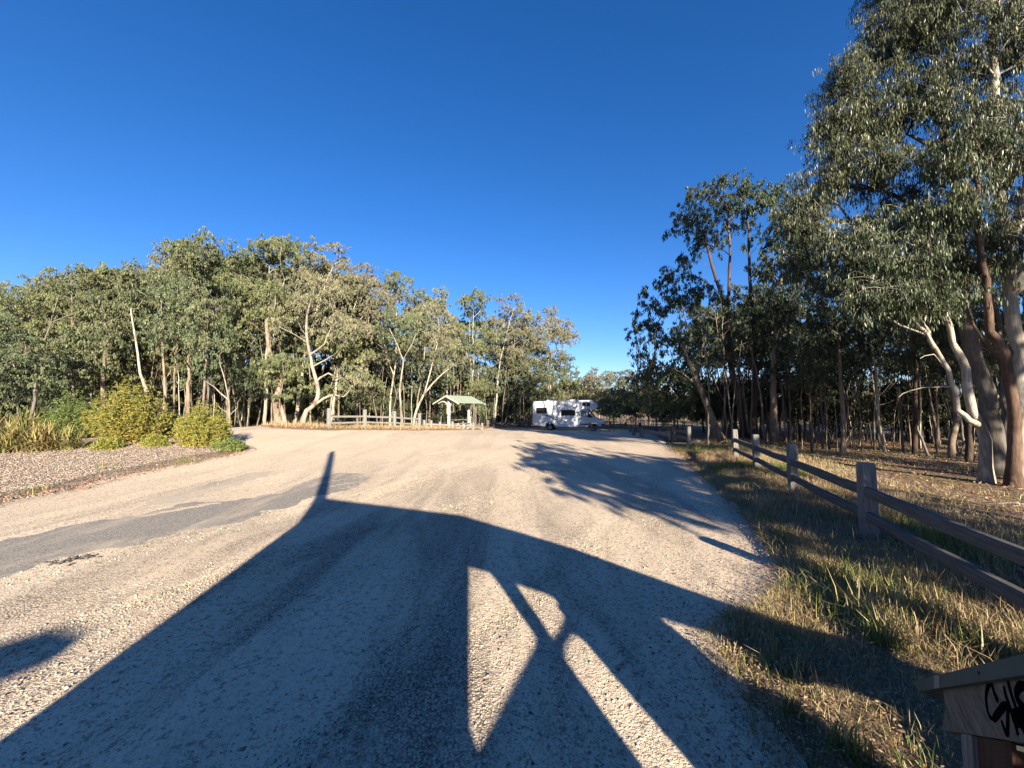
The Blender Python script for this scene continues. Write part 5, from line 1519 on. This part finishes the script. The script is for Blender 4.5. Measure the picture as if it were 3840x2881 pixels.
# pole rising behind the ridge
pl = MB()
q0 = np.array([-1.02, 0]); hb = 5.6
b2 = 3.2; scl = math.tan(SUN_EL) * (b2 - B)
pl.tube([(*uvw(-.92, 0, b2)[:2], -.2), (*uvw(-1.03, 0, b2)[:2], 2.9 + scl), (*uvw(-1.52, 0, b2)[:2], 5.0 + scl), (*uvw(-1.55, 0, b2)[:2], 5.18 + scl)], [.13, .11, .09, .05], 12)
o = pl.build('timber_pole', M['stump']); tag(o, 'leaning timber pole behind the information shelter, seen only as a shadow', 'pole')
# unseen bent shape, added to cast the blurred shadow entering at the lower left
bz = 7.0; sc2 = math.tan(SUN_EL) * (bz - B)
pl = MB(); 
pts_ = [(-3.3, .0), (-2.9, 1.22), (-2.6, 1.44), (-2.32, 1.53), (-2.06, 1.54)]
pl.tube([(*uvw(-3.4, 0, bz)[:2], -.2)] + [(*uvw(u, 0, bz)[:2], v + sc2 - .02) for u, v in pts_[1:]], [.34, .24, .17, .13, .06], 12)
o = pl.build('shadow_limb', M['bark_tan'], None, True); tag(o, 'added bent limb left behind the camera, seen only as a blurred shadow', 'tree limb')

# ------------------------------------------------------------------ world, sun, camera
w = bpy.data.worlds.new('World'); sc.world = w; w.use_nodes = True
nt = w.node_tree; bg = nt.nodes['Background']
sky = nt.nodes.new('ShaderNodeTexSky'); sky.sky_type = 'NISHITA'; sky.sun_disc = False
sky.sun_elevation = SUN_EL
sun_dir_to = np.array([-SV[0], -SV[1]])            # horizontal direction towards the sun
sky.sun_rotation = math.atan2(sun_dir_to[0], sun_dir_to[1])
sky.air_density = 1.0; sky.dust_density = 0.2; sky.ozone_density = 3.0; sky.altitude = 400
hs = nt.nodes.new('ShaderNodeHueSaturation'); hs.inputs['Saturation'].default_value = 1.28
mx = nt.nodes.new('ShaderNodeMix'); mx.data_type = 'RGBA'; mx.blend_type = 'MULTIPLY'; mx.inputs[0].default_value = 1; mx.inputs[7].default_value = (.88, .84, 1.07, 1)
nt.links.new(sky.outputs[0], hs.inputs['Color']); nt.links.new(hs.outputs[0], mx.inputs[6]); nt.links.new(mx.outputs[2], bg.inputs['Color']); bg.inputs['Strength'].default_value = 0.053

sl = bpy.data.lights.new('sun', 'SUN'); sl.energy = 5.0; sl.angle = R(.5); sl.color = (1.0, .88, .70)
so = bpy.data.objects.new('sun', sl); C.objects.link(so)
dd = Vector((SV[0] * math.cos(SUN_EL), SV[1] * math.cos(SUN_EL), -math.sin(SUN_EL)))
so.rotation_euler = dd.to_track_quat('-Z', 'Y').to_euler(); so.location = (-20 * dd.x, -20 * dd.y, 15)

cam = bpy.data.cameras.new('camera'); co = bpy.data.objects.new('camera', cam); C.objects.link(co)
cam.sensor_fit = 'HORIZONTAL'; cam.sensor_width = 36; cam.lens = 36 * F / 3840
cam.clip_start = .05; cam.clip_end = 6000
co.location = (0, 0, EYE); co.rotation_euler = (PI / 2 + PITCH, 0, 0)
sc.camera = co

sc.view_settings.view_transform = 'Standard'; sc.view_settings.look = 'None'
sc.view_settings.exposure = 1.9; sc.view_settings.gamma = 1
sc.cycles.max_bounces = 5; sc.cycles.diffuse_bounces = 3; sc.cycles.transmission_bounces = 3; sc.cycles.glossy_bounces = 2
sc.cycles.use_denoising = True
